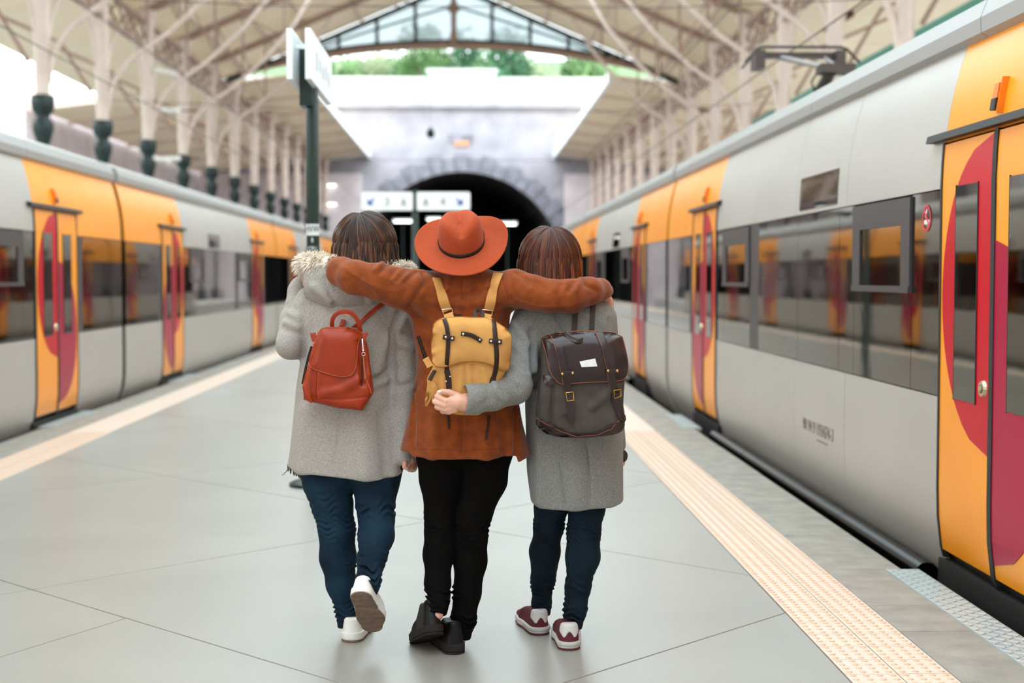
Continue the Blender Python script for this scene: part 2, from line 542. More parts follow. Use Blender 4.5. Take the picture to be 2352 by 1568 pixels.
for y in TRY:
    if y < 9 or y > YG - 1: continue
    k = [q for q in TRY if q >= 9].index(y)
    truss(y, f'pale iron roof truss with curved brackets, {ORD[min(k, 12)]} one counted from the viewer')
# columns with bracketed dark green capitals
def fluted(mb, c, prof, n=16, amp=0.10):
    rows = []
    for (r, z) in prof:
        rows.append([(c[0] + r * (1 - amp * (k % 2)) * math.cos(2 * math.pi * k / n), c[1] + r * (1 - amp * (k % 2)) * math.sin(2 * math.pi * k / n), z) for k in range(n)])
    mb.quadgrid(rows, closed_u=True); mb.poly(rows[0], flip=True); mb.poly(rows[-1])
COLY = [25.9 + 5 * k for k in range(14)]
def column(x, y, sg, label):
    t = thing('iron_column', (x, y, 0), label, 'column', 'columns of the train shed')
    mb = MB(); mb.lathe([(0.30, 0), (0.30, 0.5), (0.18, 0.6), (0.12, 0.8), (0.10, 4.1)], 12, (x, y, 0)); mb.build('lower_shaft', 'green', t, True)
    mb = MB(); mb.lathe([(0.085, 3.95), (0.13, 4.05), (0.105, 4.15), (0.15, 4.3), (0.21, 4.5), (0.23, 4.62), (0.21, 4.72), (0.14, 4.80), (0.15, 4.86), (0.23, 4.96), (0.25, 5.1), (0.25, 5.24), (0.22, 5.28)], 14, (x, y, 0))
    mb.build('capital', 'green', t, True)
    mb = MB(); fluted(mb, (x, y), [(0.15, 5.28), (0.16, 5.5), (0.185, 6.6), (0.17, 6.9), (0.165, 8.2), (0.3, 8.9)]); mb.build('fluted_shaft', 'iron', t)
    for s2 in (-1, 1):
        mb = MB(); pts = []
        for k in range(8):
            a = math.pi / 2 * k / 7
            pts.append((x, y + s2 * (0.3 + 2.0 * (1 - math.cos(a))), 5.7 + 2.2 * math.sin(a)))
        mb.tube(pts, 0.055, 6); mb.build('arcade_bracket', 'iron', t, True)
    mb = MB(); mb.tube([(x - sg * -0.3, y, 6.0), (x + sg * 1.0, y, 7.2), (x + sg * 2.6, y, 7.9)], .05, 6); mb.build('aisle_bracket', 'iron2', t, True)
for sg, x, nm in ((-1, XC - HS, 'left'), (1, XC + HS, 'right')):
    for k, y in enumerate(COLY):
        w = ORD[min(k, 13)] if k < 13 else 'farthest'
        column(x, y, sg, f'pale fluted iron column with dark green capital, {w} in the row behind the {nm} train')
    # lattice arcade girder over the row
    t = thing('arcade_girder', (x, 55, 7.9), f'pale lattice girder along the column tops on the {nm}', 'girder')
    for z in (7.85, 8.55):
        mb = MB(); mb.beam((x, 10, z), (x, 92, z), .14, .12); mb.build('flange', 'iron2', t)
    for k in range(int(82 / 1.25)):
        y = 10 + k * 1.25
        mb = MB(); mb.beam((x, y, 7.9), (x, y + 1.25, 8.5) if k % 2 else (x, y + 1.25, 8.5), .05, .05); 
        mb.beam((x, y, 8.5), (x, y + 1.25, 7.9), .05, .05); mb.build('lattice_bar', 'iron2', t)

# glazed gable at the end of the shed
gb = thing('glazed_gable', (XC, YG, ZE), 'glazed gable screen with dark bars closing the main roof end', 'gable window')
def arch_z(s): return 10.4 - (10.4 - 9.15) * (s / SE) ** 2
mb = MB(); rows = []
for k in range(-20, 21):
    s = SE * abs(k) / 20; x = XC + (SE * k / 20); z = arch_z(s)
    rows.append([(x, YG - .12, z - .12), (x, YG - .12, z + .10), (x, YG + .12, z + .10), (x, YG + .12, z - .12)])
mb.quadgrid(rows, closed_u=True); fix_normals(mb.build('arch_beam', 'iron2', gb))
mb = MB(); rows2 = []
for k in range(-20, 21):
    s = SE * abs(k) / 20; x = XC + (SE * k / 20); z = arch_z(s) + .16
    rows2.append([(x, YG - .05, z - .06), (x, YG - .05, z + .07), (x, YG + .05, z + .07), (x, YG + .05, z - .06)])
mb.quadgrid(rows2, closed_u=True); fix_normals(mb.build('arch_glazing_bar', 'darkmetal', gb))
for sg in (-1, 1):
    mb = MB(); mb.beam((XC + sg * 9.3, YG, roof_z(9.3) - .14), (XC, YG, ZR - .14), .3, .16); mb.build('verge_beam', 'darkmetal', gb)
MULL = 1.49
for k in range(-5, 6):
    x = XC + k * MULL; s = abs(k) * MULL
    mb = MB(); w = .2 if k == 0 else .13
    mb.box((x - w / 2, YG - .05, arch_z(s)), (x + w / 2, YG + .05, roof_z(s) - .1)); mb.build('mullion', 'darkmetal', gb)
for k in range(-6, 6):
    for h in range(2):
        xa, xb = XC + k * MULL, XC + (k + 1) * MULL
        xa, xb = max(xa, XC - SE + .1), min(xb, XC + SE - .1)
        za, zb = arch_z(abs(xa - XC)), arch_z(abs(xb - XC))
        ta, tb = roof_z(abs(xa - XC)) - .2, roof_z(abs(xb - XC)) - .2
        ma, mbz = za + (ta - za) * .68, zb + (tb - zb) * .68
        if h == 0: q = [(xa, za), (xb, zb), (xb, mbz), (xa, ma)]
        else: q = [(xa, ma), (xb, mbz), (xb, tb), (xa, ta)]
        if min(q[3][1] - q[0][1], q[2][1] - q[1][1]) < 0.02: continue
        m_ = MB(); m_.prism([(p[0], p[1]) for p in q], 1, YG - .008, YG + .008); fix_normals(m_.build('pane', 'gableglass', gb))
        if h == 0:
            m_ = MB(); m_.beam((xa, YG, ma), (xb, YG, mbz), .07, .07); m_.build('transom', 'darkmetal', gb)
mb = MB(); mb.lathe([(.05, 10.4), (.16, 10.7), (.1, 11), (.1, 11.6), (.24, 11.7), (.24, 11.9), (.1, 12), (.1, 12.7)], 8, (XC, YG - .2, 0)); mb.build('king_post', 'iron2', gb)

# ------------------------------------------------------------------ retaining wall with the tunnel mouth
YW = 93.0
TX, TZ, TR = -0.45, 1.5, 6.75
wall = MB()
N = 36
ZT, HX = 12.6, 22.0
arc = [(TX - TR * math.cos(math.pi * k / N), TZ + TR * math.sin(math.pi * k / N)) for k in range(N + 1)]
out = []
for (x, z) in arc:
    dx, dz = x - TX, z - TZ
    s = min(HX / abs(dx) if abs(dx) > 1e-6 else 1e9, (ZT - TZ) / dz if dz > 1e-6 else 1e9)
    out.append((TX + dx * s, TZ + dz * s))
wall.quadgrid([[(x, YW, z) for x, z in arc], [(x, YW, z) for x, z in out]], flip=True)
for sg in (-1, 1):
    xa, xb = TX + sg * TR, TX + sg * HX
    wall.poly([(xa, YW, -1), (xb, YW, -1), (xb, YW, TZ), (xa, YW, TZ)])
for sg in (-1, 1):                       # corner fill where the radial projection skips the corner
    side = [p for p in out if abs(p[0] - (TX + sg * HX)) < 1e-3]
    topp = [p for p in out if abs(p[1] - ZT) < 1e-3]
    hi = max(side, key=lambda p: p[1]); ed = (min if sg < 0 else max)(topp, key=lambda p: p[0])
    wall.poly([(hi[0], YW, hi[1]), (ed[0], YW, ed[1]), (TX + sg * HX, YW, ZT)])
wall.quadgrid([[(TX - HX, YW, ZT), (TX + HX, YW, ZT)], [(TX - HX, YW + 3, ZT), (TX + HX, YW + 3, ZT)]])
wobj = fix_normals(wall.build('wall_back', 'stone'))
tag(wobj, 'pale stone retaining wall with the tunnel mouth at the end of the tracks', 'wall', kind='structure')
NV = 27
for k in range(NV):                      # voussoirs round the mouth
    a0, a1 = math.pi * (k + .04) / NV, math.pi * (k + .96) / NV
    r1 = TR + (1.15 if k % 2 else 0.85) + rng.uniform(-.05, .05)
    mb = MB(); q = [(TX - r * math.cos(a), TZ + r * math.sin(a)) for r, a in ((TR - .03, a0), (TR - .03, a1), (r1, a1), (r1, a0))]
    mb.prism(q, 1, YW - .18 - rng.uniform(0, .06), YW + 1.2); fix_normals(mb.build('voussoir', 'stone2', wobj))
def wbox(lo, hi, nm, m):
    b = MB(); b.box(lo, hi); return b.build(nm, m, wobj)
wbox((TX - HX, YW - .45, 12.35), (TX + HX, YW, 12.75), 'cornice', 'stone')
wbox((TX - HX, YW - .2, 12.75), (TX + HX, YW + .6, 14.05), 'parapet', 'graffiti')
wbox((TX - HX, YW - .3, 14.05), (-2.75, YW + .7, 14.3), 'parapet_cap', 'cap')
wbox((1.9, YW - .3, 14.05), (TX + HX, YW + .7, 14.3), 'parapet_cap', 'cap')
wbox((-2.6, YW - .4, 12.75), (1.75, YW + .8, 14.6), 'parapet_block', 'graffiti')
wbox((-2.75, YW - .5, 14.6), (1.9, YW + .9, 14.8), 'parapet_cap', 'cap')
wbox((-1.25, YW - .1, 10.1), (0.25, YW, 10.6), 'date_stone', 'stone2')
wbox((-0.9, YW - .14, 9.9), (0.0, YW, 10.2), 'plaque', 'ocherplaque')
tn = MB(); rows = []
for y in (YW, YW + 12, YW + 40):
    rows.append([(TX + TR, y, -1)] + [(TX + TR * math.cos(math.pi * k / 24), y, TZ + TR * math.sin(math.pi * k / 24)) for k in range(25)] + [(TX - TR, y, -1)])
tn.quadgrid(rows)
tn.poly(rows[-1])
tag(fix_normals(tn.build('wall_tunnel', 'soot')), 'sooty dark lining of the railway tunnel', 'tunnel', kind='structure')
# masonry end wall parts under the wings and along the left side
for nm, x0, x1 in (('left', -17.2, -6.9), ('right', 6.2, 17.2)):
    b = MB(); b.box((x0, 91.6, -1), (x1, 92.9, 8.0))
    tag(b.build('wall_end_' + nm, 'stonep'), f'shaded end wall below the {nm} roof wing', 'wall', kind='structure')
b = MB(); b.box((-18.4, 56, -1), (-17.2, 93, 9.4)); lw = b.build('wall_left', 'stonep')
tag(lw, 'pinkish stone side wall seen between the columns behind the left train', 'wall', kind='structure')
for k in range(3):
    b = MB(); y = 63 + 9 * k
    q = [(y - 1.6, -1), (y + 1.6, -1), (y + 1.6, 5)] + [(y + 1.6 * math.cos(a * math.pi / 8), 5 + 1.6 * math.sin(a * math.pi / 8)) for a in range(1, 8)] + [(y - 1.6, 5)]
    b.prism(q, 0, -17.22, -17.12); fix_normals(b.build('blind_arch', 'soot' if k == 1 else 'stone2', lw))
b = MB(); b.box((-18.2, 20, -1), (-17.2, 55.8, 6.2)); b.box((-18.3, 20, 6.2), (-17.1, 55.8, 6.4))
tag(b.build('wall_left_near', 'graffiti'), 'bright pale boundary wall with faded graffiti at far left', 'wall', kind='structure')
b = MB(); b.box((17.2, 20, -1), (18.4, 93, 7.0))
tag(b.build('wall_right', 'stonep'), 'pale side wall behind the right train', 'wall', kind='structure')
b = MB(); b.box((9.35, 22, 6.05), (9.55, 47, 6.55)); M['greenbeam'] = mat('green_gutter', srgb(70, 140, 120), 0.5)
tag(b.build('green_gutter', 'greenbeam'), 'green painted gutter beam above the right train roof', 'gutter')
hill = MB(); hill.quadgrid([[(x, 96, 11.5), (x, 110, 14.5), (x, 150, 24)] for x in (-21, 0, 21)])
M['hill'] = mat('grassy_slope', srgb(96, 124, 84), 0.95, var=0.3, scale=0.8)
tag(fix_normals(hill.build('hillside', 'hill')), 'green hillside rising behind the retaining wall', 'hill', kind='structure')

# trees on the hill
M['bark'] = mat('bark', srgb(120, 104, 88), 0.9)
LEAFM = [mat('leaf_dark', srgb(62, 112, 76), 0.6, var=0.35, scale=0.8), mat('leaf_mid', srgb(104, 140, 84), 0.6, var=0.35, scale=0.8), mat('leaf_pale', srgb(160, 172, 136), 0.6, var=0.3, scale=0.8)]
def tree(x, y, z, rad, h, kind, label):
    t = thing('hillside_tree', (x, y, z), label, 'tree', 'trees above the tunnel')
    mb = MB(); mb.tube([(x, y, z - .5), (x + .2, y, z + h * .4), (x - .1, y, z + h * .8)], [.22, .16, .06], 6); mb.build('trunk', 'bark', t, True)
    v, f = [], []
    blobs = [(x + NR.uniform(-.6, .6) * rad, y + NR.uniform(-.5, .5) * rad, z + h * NR.uniform(.35, 1.0), rad * NR.uniform(.35, .6)) for _ in range(12)]
    for (bx, by, bz, br) in blobs:
        for _ in range(110):
            d = NR.normal(size=3); d /= np.linalg.norm(d)
            c = np.array((bx, by, bz)) + d * br * NR.uniform(.6, 1.05)
            a = NR.normal(size=3); a /= np.linalg.norm(a); b_ = np.cross(a, d); b_ /= (np.linalg.norm(b_) + 1e-6)
            s = NR.uniform(.12, .3)
            i = len(v); v.extend([tuple(c + a * s), tuple(c + b_ * s * .5), tuple(c - a * s), tuple(c - b_ * s * .5)]); f.append((i, i + 1, i + 2, i + 3))
    tag(mesh_obj('foliage', v, f, LEAFM[kind], t), kind='stuff')
for k, (px, kind, rad, h) in enumerate(((770, 1, 2.2, 3.6), (845, 2, 2.2, 4.6), (905, 0, 2.0, 5.2), (960, 1, 2.2, 5.6), (1030, 0, 2.6, 6.4), (1105, 1, 2.2, 5.8), (1165, 0, 2.3, 5.2), (1225, 2, 2.2, 4.6), (1290, 2, 2.2, 3.8), (1350, 1, 2.0, 3.2))):
    yy = 102 + (k % 3) * 6
    x = (px - 1077) * yy / FPX
    kn = ('dark green', 'mid green', 'pale dry')[kind]
    tree(x, yy, 13.2, rad, h, kind, f'{kn} tree above the wall, number {k + 1} from the left'.replace('number 1 from the left', 'leftmost').replace(f'number {k+1}', ('second', 'third', 'fourth', 'fifth', 'sixth', 'seventh', 'eighth', 'ninth', 'tenth')[max(0, k - 1)]))

# lamps, insulators, overhead wires
def lamp_bar(px, py, Y, lpx, label, wallmount=False):
    c = P(px, py, Y); L = R(lpx, Y)
    t = thing('platform_lamp' if not wallmount else 'wall_lamp', (c.x, c.y, 0), label, 'lamp')
    mb = MB(); mb.box((c.x - L / 2, c.y - .08, c.z), (c.x + L / 2, c.y + .08, c.z + .09)); mb.build('housing', 'fascia', t)
    mb = MB(); mb.tube([(c.x - L / 2 + .05, c.y, c.z - .04), (c.x + L / 2 - .05, c.y, c.z - .04)], .035, 6); mb.build('tube', 'lamp', t)
    mb = MB()
    if wallmount: mb.box((c.x - .06, c.y + .08, c.z), (c.x + .06, c.y + .25, c.z + .06)); mb.build('bracket', 'fascia', t)
    else: mb.lathe([(.08, 0), (.08, .1), (.035, .15), (.03, c.z)], 8, (c.x, c.y, 0)); mb.build('post', 'green', t)
for q in ((925, 507, 78, 44, 'white strip lamp between the dark haired head and the far sign post'), (997, 503, 80, 34, 'white strip lamp behind the crown of the orange hat'),
          (1165, 513, 76, 44, 'white strip lamp in front of the tunnel right of the orange hat'), (756, 425, 91.35, 32, 'upper white strip lamp just right of the green sign pole', True),
          (756, 468, 91.35, 34, 'lower white strip lamp just right of the green sign pole', True)):
    lamp_bar(*q)
def insulator(a, b, m, label, ribs=7, r=.09):
    a, b = Vector(a), Vector(b)
    t = thing('insulator', (a + b) / 2, label, 'insulator')
    mb = MB(); pts, rad = [], []
    n = ribs * 4
    for k in range(n + 1):
        pts.append(a.lerp(b, k / n)); rad.append(r * (1.0 if k % 4 in (1, 2) else .5))
    mb.tube(pts, rad, 10); mb.build('ribbed_body', m, t)
    d = (b - a).normalized()
    for (u, v) in ((a - d * .4, a), (b, b + d * .5)):
        mb = MB(); mb.tube([u, v], .02, 5); mb.build('end_rod', 'wire', t)
Yi = 40.9
insulator(P(352, 160, Yi), P(412, 170, Yi), 'ceramic_white', 'uppermost white ribbed insulator beside the left columns')
insulator(P(368, 253, Yi), P(415, 254, Yi), 'ceramic_white', 'middle white ribbed insulator beside the left columns')
insulator(P(352, 366, Yi), P(415, 364, Yi), 'ceramic_white', 'lowest white ribbed insulator above the left train roof')
insulator(P(1588, 171, 50.9), P(1628, 160, 50.9), 'ceramic_brown', 'brown ribbed insulator left of the pantograph')
insulator(P(1590, 253, 50.9), P(1630, 254, 50.9), 'ceramic_brown', 'lower brown ribbed insulator between the right columns')
insulator(P(1926, 50, 30.9), P(1960, 28, 30.9), 'ceramic_brown', 'brown ribbed insulator above the right end of the pantograph')
for (x, z, lab) in ((3.6, 3.92, 'contact wire above the right train'), (3.62, 5.1, 'upper messenger wire above the right train'), (-5.4, 4.3, 'contact wire above the left train'), (-5.4, 5.2, 'upper messenger wire above the left train')):
    mb = MB(); mb.tube([(x, 2, z), (x, 90, z)], .009, 5)
    tag(mb.build('overhead_wire', 'wire'), 'thin ' + lab, 'wire')
for (y, z, nm) in ((21, 5.4, 'nearest'), (35.9, 5.6, 'second'), (50.9, 5.6, 'third')):
    mb = MB(); mb.tube([(XC - HS, y, z + .2), (-3, y, z - .05), (3, y, z - .05), (XC + HS, y, z + .2)], .008, 4)
    tag(mb.build('span_wire', 'wire'), f'{nm} thin span wire strung across between the columns', 'wire')
# small finial hanging in front of the wall
c = P(989, 307, 55.84)
t = thing('pendant_lamp', c, 'small round dark pendant lamp hanging in front of the pale wall', 'lamp')
mb = MB(); mb.lathe([(.03, .25), (.14, .12), (.17, -.02), (.10, -.15), (.02, -.18)], 12, c); mb.build('lamp_shade', 'green', t, True)
mb = MB(); mb.tube([(c.x, c.y, c.z + .2), (c.x, c.y, 10.5)], .006, 4); mb.build('cord', 'wire', t)

# concourse front, out of view behind the viewer, added to cut light from behind
b = MB(); b.box((-17, -9.9, -1), (17, -9.2, 10.0))
tag(b.build('wall_front', 'stonep'), 'pale concourse front closing the shed behind the viewer', 'wall', kind='structure')
# ------------------------------------------------------------------ trains
M['silver'] = mat('brushed_silver_paint', srgb(188, 183, 176), 0.38, metal=0.25, var=0.04, scale=0.8, stretch=(1, 1, 3))
M['yellow'] = mat('golden_yellow_paint', srgb(255, 158, 28), 0.3, spec=0.35, var=0.05, scale=2)
M['crimson'] = mat('crimson_paint', srgb(196, 0, 30), 0.3, spec=0.2)
M['magenta'] = mat('magenta_paint', srgb(168, 10, 56), 0.3, spec=0.2)
M['band'] = mat('dark_mirror_glass', srgb(126, 119, 111), 0.03, metal=1.0, bump=0.05, bscale=1.3, bdist=0.02)
M['winframe'] = mat('grey_window_frame', srgb(70, 66, 66), 0.4, metal=0.2)
M['rubber'] = mat('black_rubber', srgb(30, 28, 27), 0.55)
M['gloss_black'] = mat('gloss_black_tube', srgb(5, 5, 5), 0.25, spec=0.12)
M['gutter'] = mat('grey_gutter', srgb(158, 156, 152), 0.45, metal=0.2)
M['roof'] = mat('grey_train_roof', srgb(176, 172, 166), 0.6)
M['orange_lamp'] = mat('orange_lens', srgb(226, 120, 20), 0.3, coat=0.4)
M['button'] = mat('brushed_button', srgb(214, 200, 160), 0.3, metal=0.8)
M['signred'] = mat('sign_red', srgb(214, 40, 52), 0.4)
M['white'] = mat('white_plastic', srgb(238, 238, 236), 0.4)
M['ink'] = mat('dark_grey_ink', srgb(120, 110, 104), 0.6)
PROF = [(-0.45, 0.30), (-0.25, 0.16), (-0.10, 0.085), (0.0, 0.05), (0.10, 0.022), (0.25, 0.004), (0.40, 0.0), (0.83, 0.0), (1.30, 0.0), (1.83, 0.0), (1.95, 0.004),
        (2.07, 0.012), (2.20, 0.030), (2.32, 0.055), (2.43, 0.085), (2.52, 0.115)]
def inset(z):
    return float(np.interp(z, [p[0] for p in PROF], [p[1] for p in PROF]))
class Train:
    def __init__(self, X, sgn):
        self.X, self.s = X, sgn        # sgn +1: the train lies on the +x side of its face
    def pt(self, y, z, off=0.0):
        return (self.X + self.s * (inset(z) - off), y, z)
    def patch(self, y0, y1, z0, z1, off=0.0, th=0.02, g=0.0, ny=1, zs=None):
        y0, y1, z0, z1 = y0 + g, y1 - g, z0 + g, z1 - g
        if zs is None:
            zs = [z0] + [p[0] for p in PROF if z0 + .01 < p[0] < z1 - .01] + [z1]
        mb = MB()
        rows_o = [[self.pt(y0 + (y1 - y0) * k / ny, z, off) for k in range(ny + 1)] for z in zs]
        mb.quadgrid(rows_o)
        rows_i = [[self.pt(y0 + (y1 - y0) * k / ny, z, off - th) for k in range(ny + 1)] for z in zs]
        mb.quadgrid(rows_i, flip=True)
        loop_o = rows_o[0] + [r[-1] for r in rows_o[1:]] + rows_o[-1][-2::-1] + [r[0] for r in rows_o[-2:0:-1]]
        loop_i = rows_i[0] + [r[-1] for r in rows_i[1:]] + rows_i[-1][-2::-1] + [r[0] for r in rows_i[-2:0:-1]]
        mb.quadgrid([loop_o, loop_i], closed_u=True)
        return mb
    def part(self, name, m, parent, *a, **k):
        o = self.patch(*a, **k).build(name, m, parent)
        bm = bmesh.new(); bm.from_mesh(o.data)
        bmesh.ops.remove_doubles(bm, verts=bm.verts, dist=1e-6)
        bmesh.ops.recalc_face_normals(bm, faces=bm.faces)
        for e in bm.edges: e.smooth = not (len(e.link_faces) == 2 and e.calc_face_angle(0) > .7)
        for f in bm.faces: f.smooth = True
        bm.to_mesh(o.data); bm.free()
        return o
    def half_ellipse(self, yg, dirn, ylim, zc, a, b, off, name, m, parent):
        mb = MB(); rows = []; n = 26
        for k in range(n + 1):
            z = zc - b + 2 * b * k / n
            w = min(a * math.sqrt(max(0, 1 - ((z - zc) / b) ** 2)), ylim)
            rows.append([self.pt(yg, z, off), self.pt(yg + dirn * max(w, .002), z, off)])
        mb.quadgrid(rows)
        inner = [[self.pt(yg, zc - b + 2 * b * k / n, off - .003) for k in range(n + 1)]]
        return mb.build(name, m, parent)
    def door(self, car, y0, y1, upper_first, nm_extra, detail):
        yg = (y0 + y1) / 2
        for (a, b, d, up) in ((y0, yg, -1, upper_first), (yg, y1, 1, not upper_first)):
            leaf = self.part('door_leaf', 'yellow', car, a + .012, b - .012, .09, 2.04, off=.006)
            zc, col = (1.327, 'crimson') if up else (.86, 'magenta')
            self.half_ellipse(yg + d * .014, d, abs(b - a) - .03, zc, .64, .71, .009, 'ellipse_stripe', col, leaf)
            w0 = yg + d * .19; w1 = yg + d * .47
            self.part('door_window', 'band', leaf, min(w0, w1), max(w0, w1), .84, 1.83, off=.013)
            bd = MB()
            for (p, q, r_, s_) in ((min(w0, w1) - .006, min(w0, w1), .835, 1.835), (max(w0, w1), max(w0, w1) + .006, .835, 1.835)):
                bd.hexa([self.pt(p, r_, .0135), self.pt(q, r_, .0135), self.pt(q, s_, .0135), self.pt(p, s_, .0135), self.pt(p, r_, 0), self.pt(q, r_, 0), self.pt(q, s_, 0), self.pt(p, s_, 0)])
            fix_normals(bd.build('window_seal', 'rubber', leaf))
        for (y, w, o_) in ((yg, .046, .013), (y0, .022, .011), (y1, .022, .011)):
            self.part('door_seal', 'rubber', car, y - w / 2, y + w / 2, .05, 2.05, off=o_, th=.03)
        hd = MB(); zz = 2.06
        hd.hexa([self.pt(y0 - .17, zz, .045), self.pt(y1 + .17, zz, .045), self.pt(y1 + .17, zz + .035, .04), self.pt(y0 - .17, zz + .035, .04),
                 self.pt(y0 - .17, zz, -.02), self.pt(y1 + .17, zz, -.02), self.pt(y1 + .17, zz + .05, -.02), self.pt(y0 - .17, zz + .05, -.02)])
        fix_normals(hd.build('door_header', 'rubber', car))
        # warning lamp above the header
        yl = yg + .02
        def bx(y_0, y_1, z_0, z_1, o_):
            b_ = MB(); b_.hexa([self.pt(y_0, z_0, o_), self.pt(y_1, z_0, o_), self.pt(y_1, z_1, o_), self.pt(y_0, z_1, o_), self.pt(y_0, z_0, -.02), self.pt(y_1, z_0, -.02), self.pt(y_1, z_1, -.02), self.pt(y_0, z_1, -.02)])
            return b_
        lampo = fix_normals(bx(yl - .026, yl + .026, 2.135, 2.245, .035).build('warning_lamp', 'orange_lamp', car))
        fix_normals(bx(yl - .027, yl + .027, 2.13, 2.18, .038).build('lamp_base', 'rubber', lampo))
        fix_normals(bx(yl - .042, yl - .030, 2.115, 2.27, .03).build('mounting_rail', 'orange_lamp', lampo))
        # step
        st = MB(); st.hexa([self.pt(y0 - .05, -.12, -.02 + .10), self.pt(y1 + .05, -.12, .08), self.pt(y1 + .05, .04, .02), self.pt(y0 - .05, .04, .02),
                            self.pt(y0 - .05, -.12, -.2), self.pt(y1 + .05, -.12, -.2), self.pt(y1 + .05, .04, -.2), self.pt(y0 - .05, .04, -.2)])
        fix_normals(st.build('door_step', 'rubber', car))
        if detail:
            for d in ((1,) if self.s > 0 else (-1,)):
                yb, zb = yg + d * .085, .915
                b_ = MB(); base = Vector(self.pt(yb, zb, .009))
                nx = Vector((-self.s, 0, 0))
                b_.tube([base, base + nx * .014], [.038, .034], 16)
                bt = b_.build('door_button', 'button', car)
                b_ = MB(); b_.tube([base + nx * .014, base + nx * .017], .02, 14); b_.build('button_ring', 'ink', bt)
                b_ = MB(); b_.tube([base + nx * .017, base + nx * .02], .013, 14); b_.build('button_face', 'button', bt)
    def opening_window(self, car, y0, y1):
        g = .012
        zb, zt, zm = .845, 1.82, 1.36
        w = min(.16, (y1 - y0) * .14)
        fr = MB()
        def bar(a, b, c, d, o_=.014):
            fr.hexa([self.pt(a, c, o_), self.pt(b, c, o_), self.pt(b, d, o_), self.pt(a, d, o_), self.pt(a, c, -.01), self.pt(b, c, -.01), self.pt(b, d, -.01), self.pt(a, d, -.01)])
        bar(y0, y0 + w, zm, zt); bar(y1 - w, y1, zm, zt); bar(y0 + w, y1 - w, zt - .14, zt); bar(y0, y1, zm - .035, zm, .02)
        f_ = fix_normals(fr.build('window_frame', 'winframe', car))
        self.part('window_pane', 'band', f_, y0 + w, y1 - w, zm, zt - .14, off=.004)
        return f_
    def car(self, ya, yb, doors, label, detail=True, number=None, pan=False):
        """a car between joints ya < yb with door spans [(d0, d1, upper_first), ...] nearest first"""
        X, s = self.X, self.s
        car = thing('train_car', (X + s * 1.4, (ya + yb) / 2, 0), label, 'train car', 'cars of the two commuter trains')
        ga = .09
        ya_, yb_ = ya + ga, yb - ga
        # dark inner shell so that seams read as depth
        mb = MB(); xs = X + s * .05
        prof = [(p[1] + .03, p[0]) for p in PROF] + [(.2, 2.66), (.5, 2.82), (1.0, 2.93), (1.45, 2.96)]
        prof += [(2.9 - a, b) for a, b in prof[-2::-1]]
        mb.quadgrid([[(X + s * a, y, b) for a, b in prof] for y in (ya_ + .02, yb_ - .02)], closed_u=True)
        mb.poly([(X + s * a, ya_ + .02, b) for a, b in prof]); mb.poly([(X + s * a, yb_ - .02, b) for a, b in prof])
        fix_normals(mb.build('car_shell', 'rubber', car))
        rf = MB(); rp = [(.10, 2.62), (.14, 2.69), (.3, 2.76), (.6, 2.86), (1.0, 2.95), (1.45, 2.98)]; rp += [(2.9 - a, b) for a, b in rp[-2::-1]]
        rf.quadgrid([[(X + s * a, y, b) for a, b in rp] for y in (ya_, yb_)]); fix_normals(rf.build('roof_skin', 'roof', car, True))
        n = max(1, int((yb - ya) / 3)); 
        for k in range(n):
            y_0, y_1 = ya_ + (yb_ - ya_) * k / n + .004, ya_ + (yb_ - ya_) * (k + 1) / n - .004
            gt = MB(); q = [(.115, 2.505), (.075, 2.53), (.072, 2.60), (.105, 2.685), (.16, 2.70), (.16, 2.505)]
            gt.quadgrid([[(X + s * a, y, b) for a, b in q] for y in (y_0, y_1)], closed_u=True)
            gt.poly([(X + s * a, y_0, b) for a, b in q]); gt.poly([(X + s * a, y_1, b) for a, b in q])
            fix_normals(gt.build('gutter_section', 'gutter', car))
        d0, d1 = doors[0], doors[-1]
        spans = []
        spans.append((ya_, d0[0], 'yellow', 0))
        if len(doors) == 2: spans.append((d0[1], d1[0], 'silver', 1))
        spans.append((d1[1], yb_, 'yellow', 2))
        for (a, b, c, w) in spans:
            if c == 'silver':
                cuts = [0, .28, .494, .715, 1]
                for i in range(4):
                    u, v = a + (b - a) * cuts[i], a + (b - a) * cuts[i + 1]
                    self.part('lower_panel', 'silver', car, u, v, -.45, .83, g=.0035, ny=2)
                    self.part('upper_panel', 'silver', car, u, v, 1.83, 2.52, g=.0035, ny=2)
                F = lambda q: a + (b - a) * q
                for (u, v) in ((0, .075), (.25, .305), (.305, .48), (.48, .695), (.94, 1)):
                    self.part('window_pane', 'band', car, F(u), F(v), .83, 1.83, g=.003)
                for (u, v) in ((.075, .25), (.75, .94)):
                    self.part('window_pane', 'band', car, F(u), F(v), .83, 1.33, g=.003)
                    self.opening_window(car, F(u), F(v))
                self.part('window_post', 'winframe', car, F(.695), F(.75), .83, 1.83, g=.003)
                ds = self.part('display_window', 'band', car, F(.315), F(.475), 1.86, 2.08, off=.004)
                # no smoking sticker on the first pane
                yc_, zc_ = F(.037), 1.70
                ring = MB(); rows = []
                for k in range(25):
                    t_ = 2 * math.pi * k / 24
                    rows.append([self.pt(yc_ + math.cos(t_) * r_, zc_ + math.sin(t_) * r_, .003) for r_ in (.052, .066)])
                ring.quadgrid(rows)
                ring.hexa([self.pt(yc_ - .045, zc_ - .035, .0035), self.pt(yc_ - .035, zc_ - .045, .0035), self.pt(yc_ + .045, zc_ + .035, .0035), self.pt(yc_ + .035, zc_ + .045, .0035),
                           self.pt(yc_ - .045, zc_ - .035, .001), self.pt(yc_ - .035, zc_ - .045, .001), self.pt(yc_ + .045, zc_ + .035, .001), self.pt(yc_ + .035, zc_ + .045, .001)])
                stk = ring.build('no_smoking_sticker', 'signred', car)
                cg = MB()
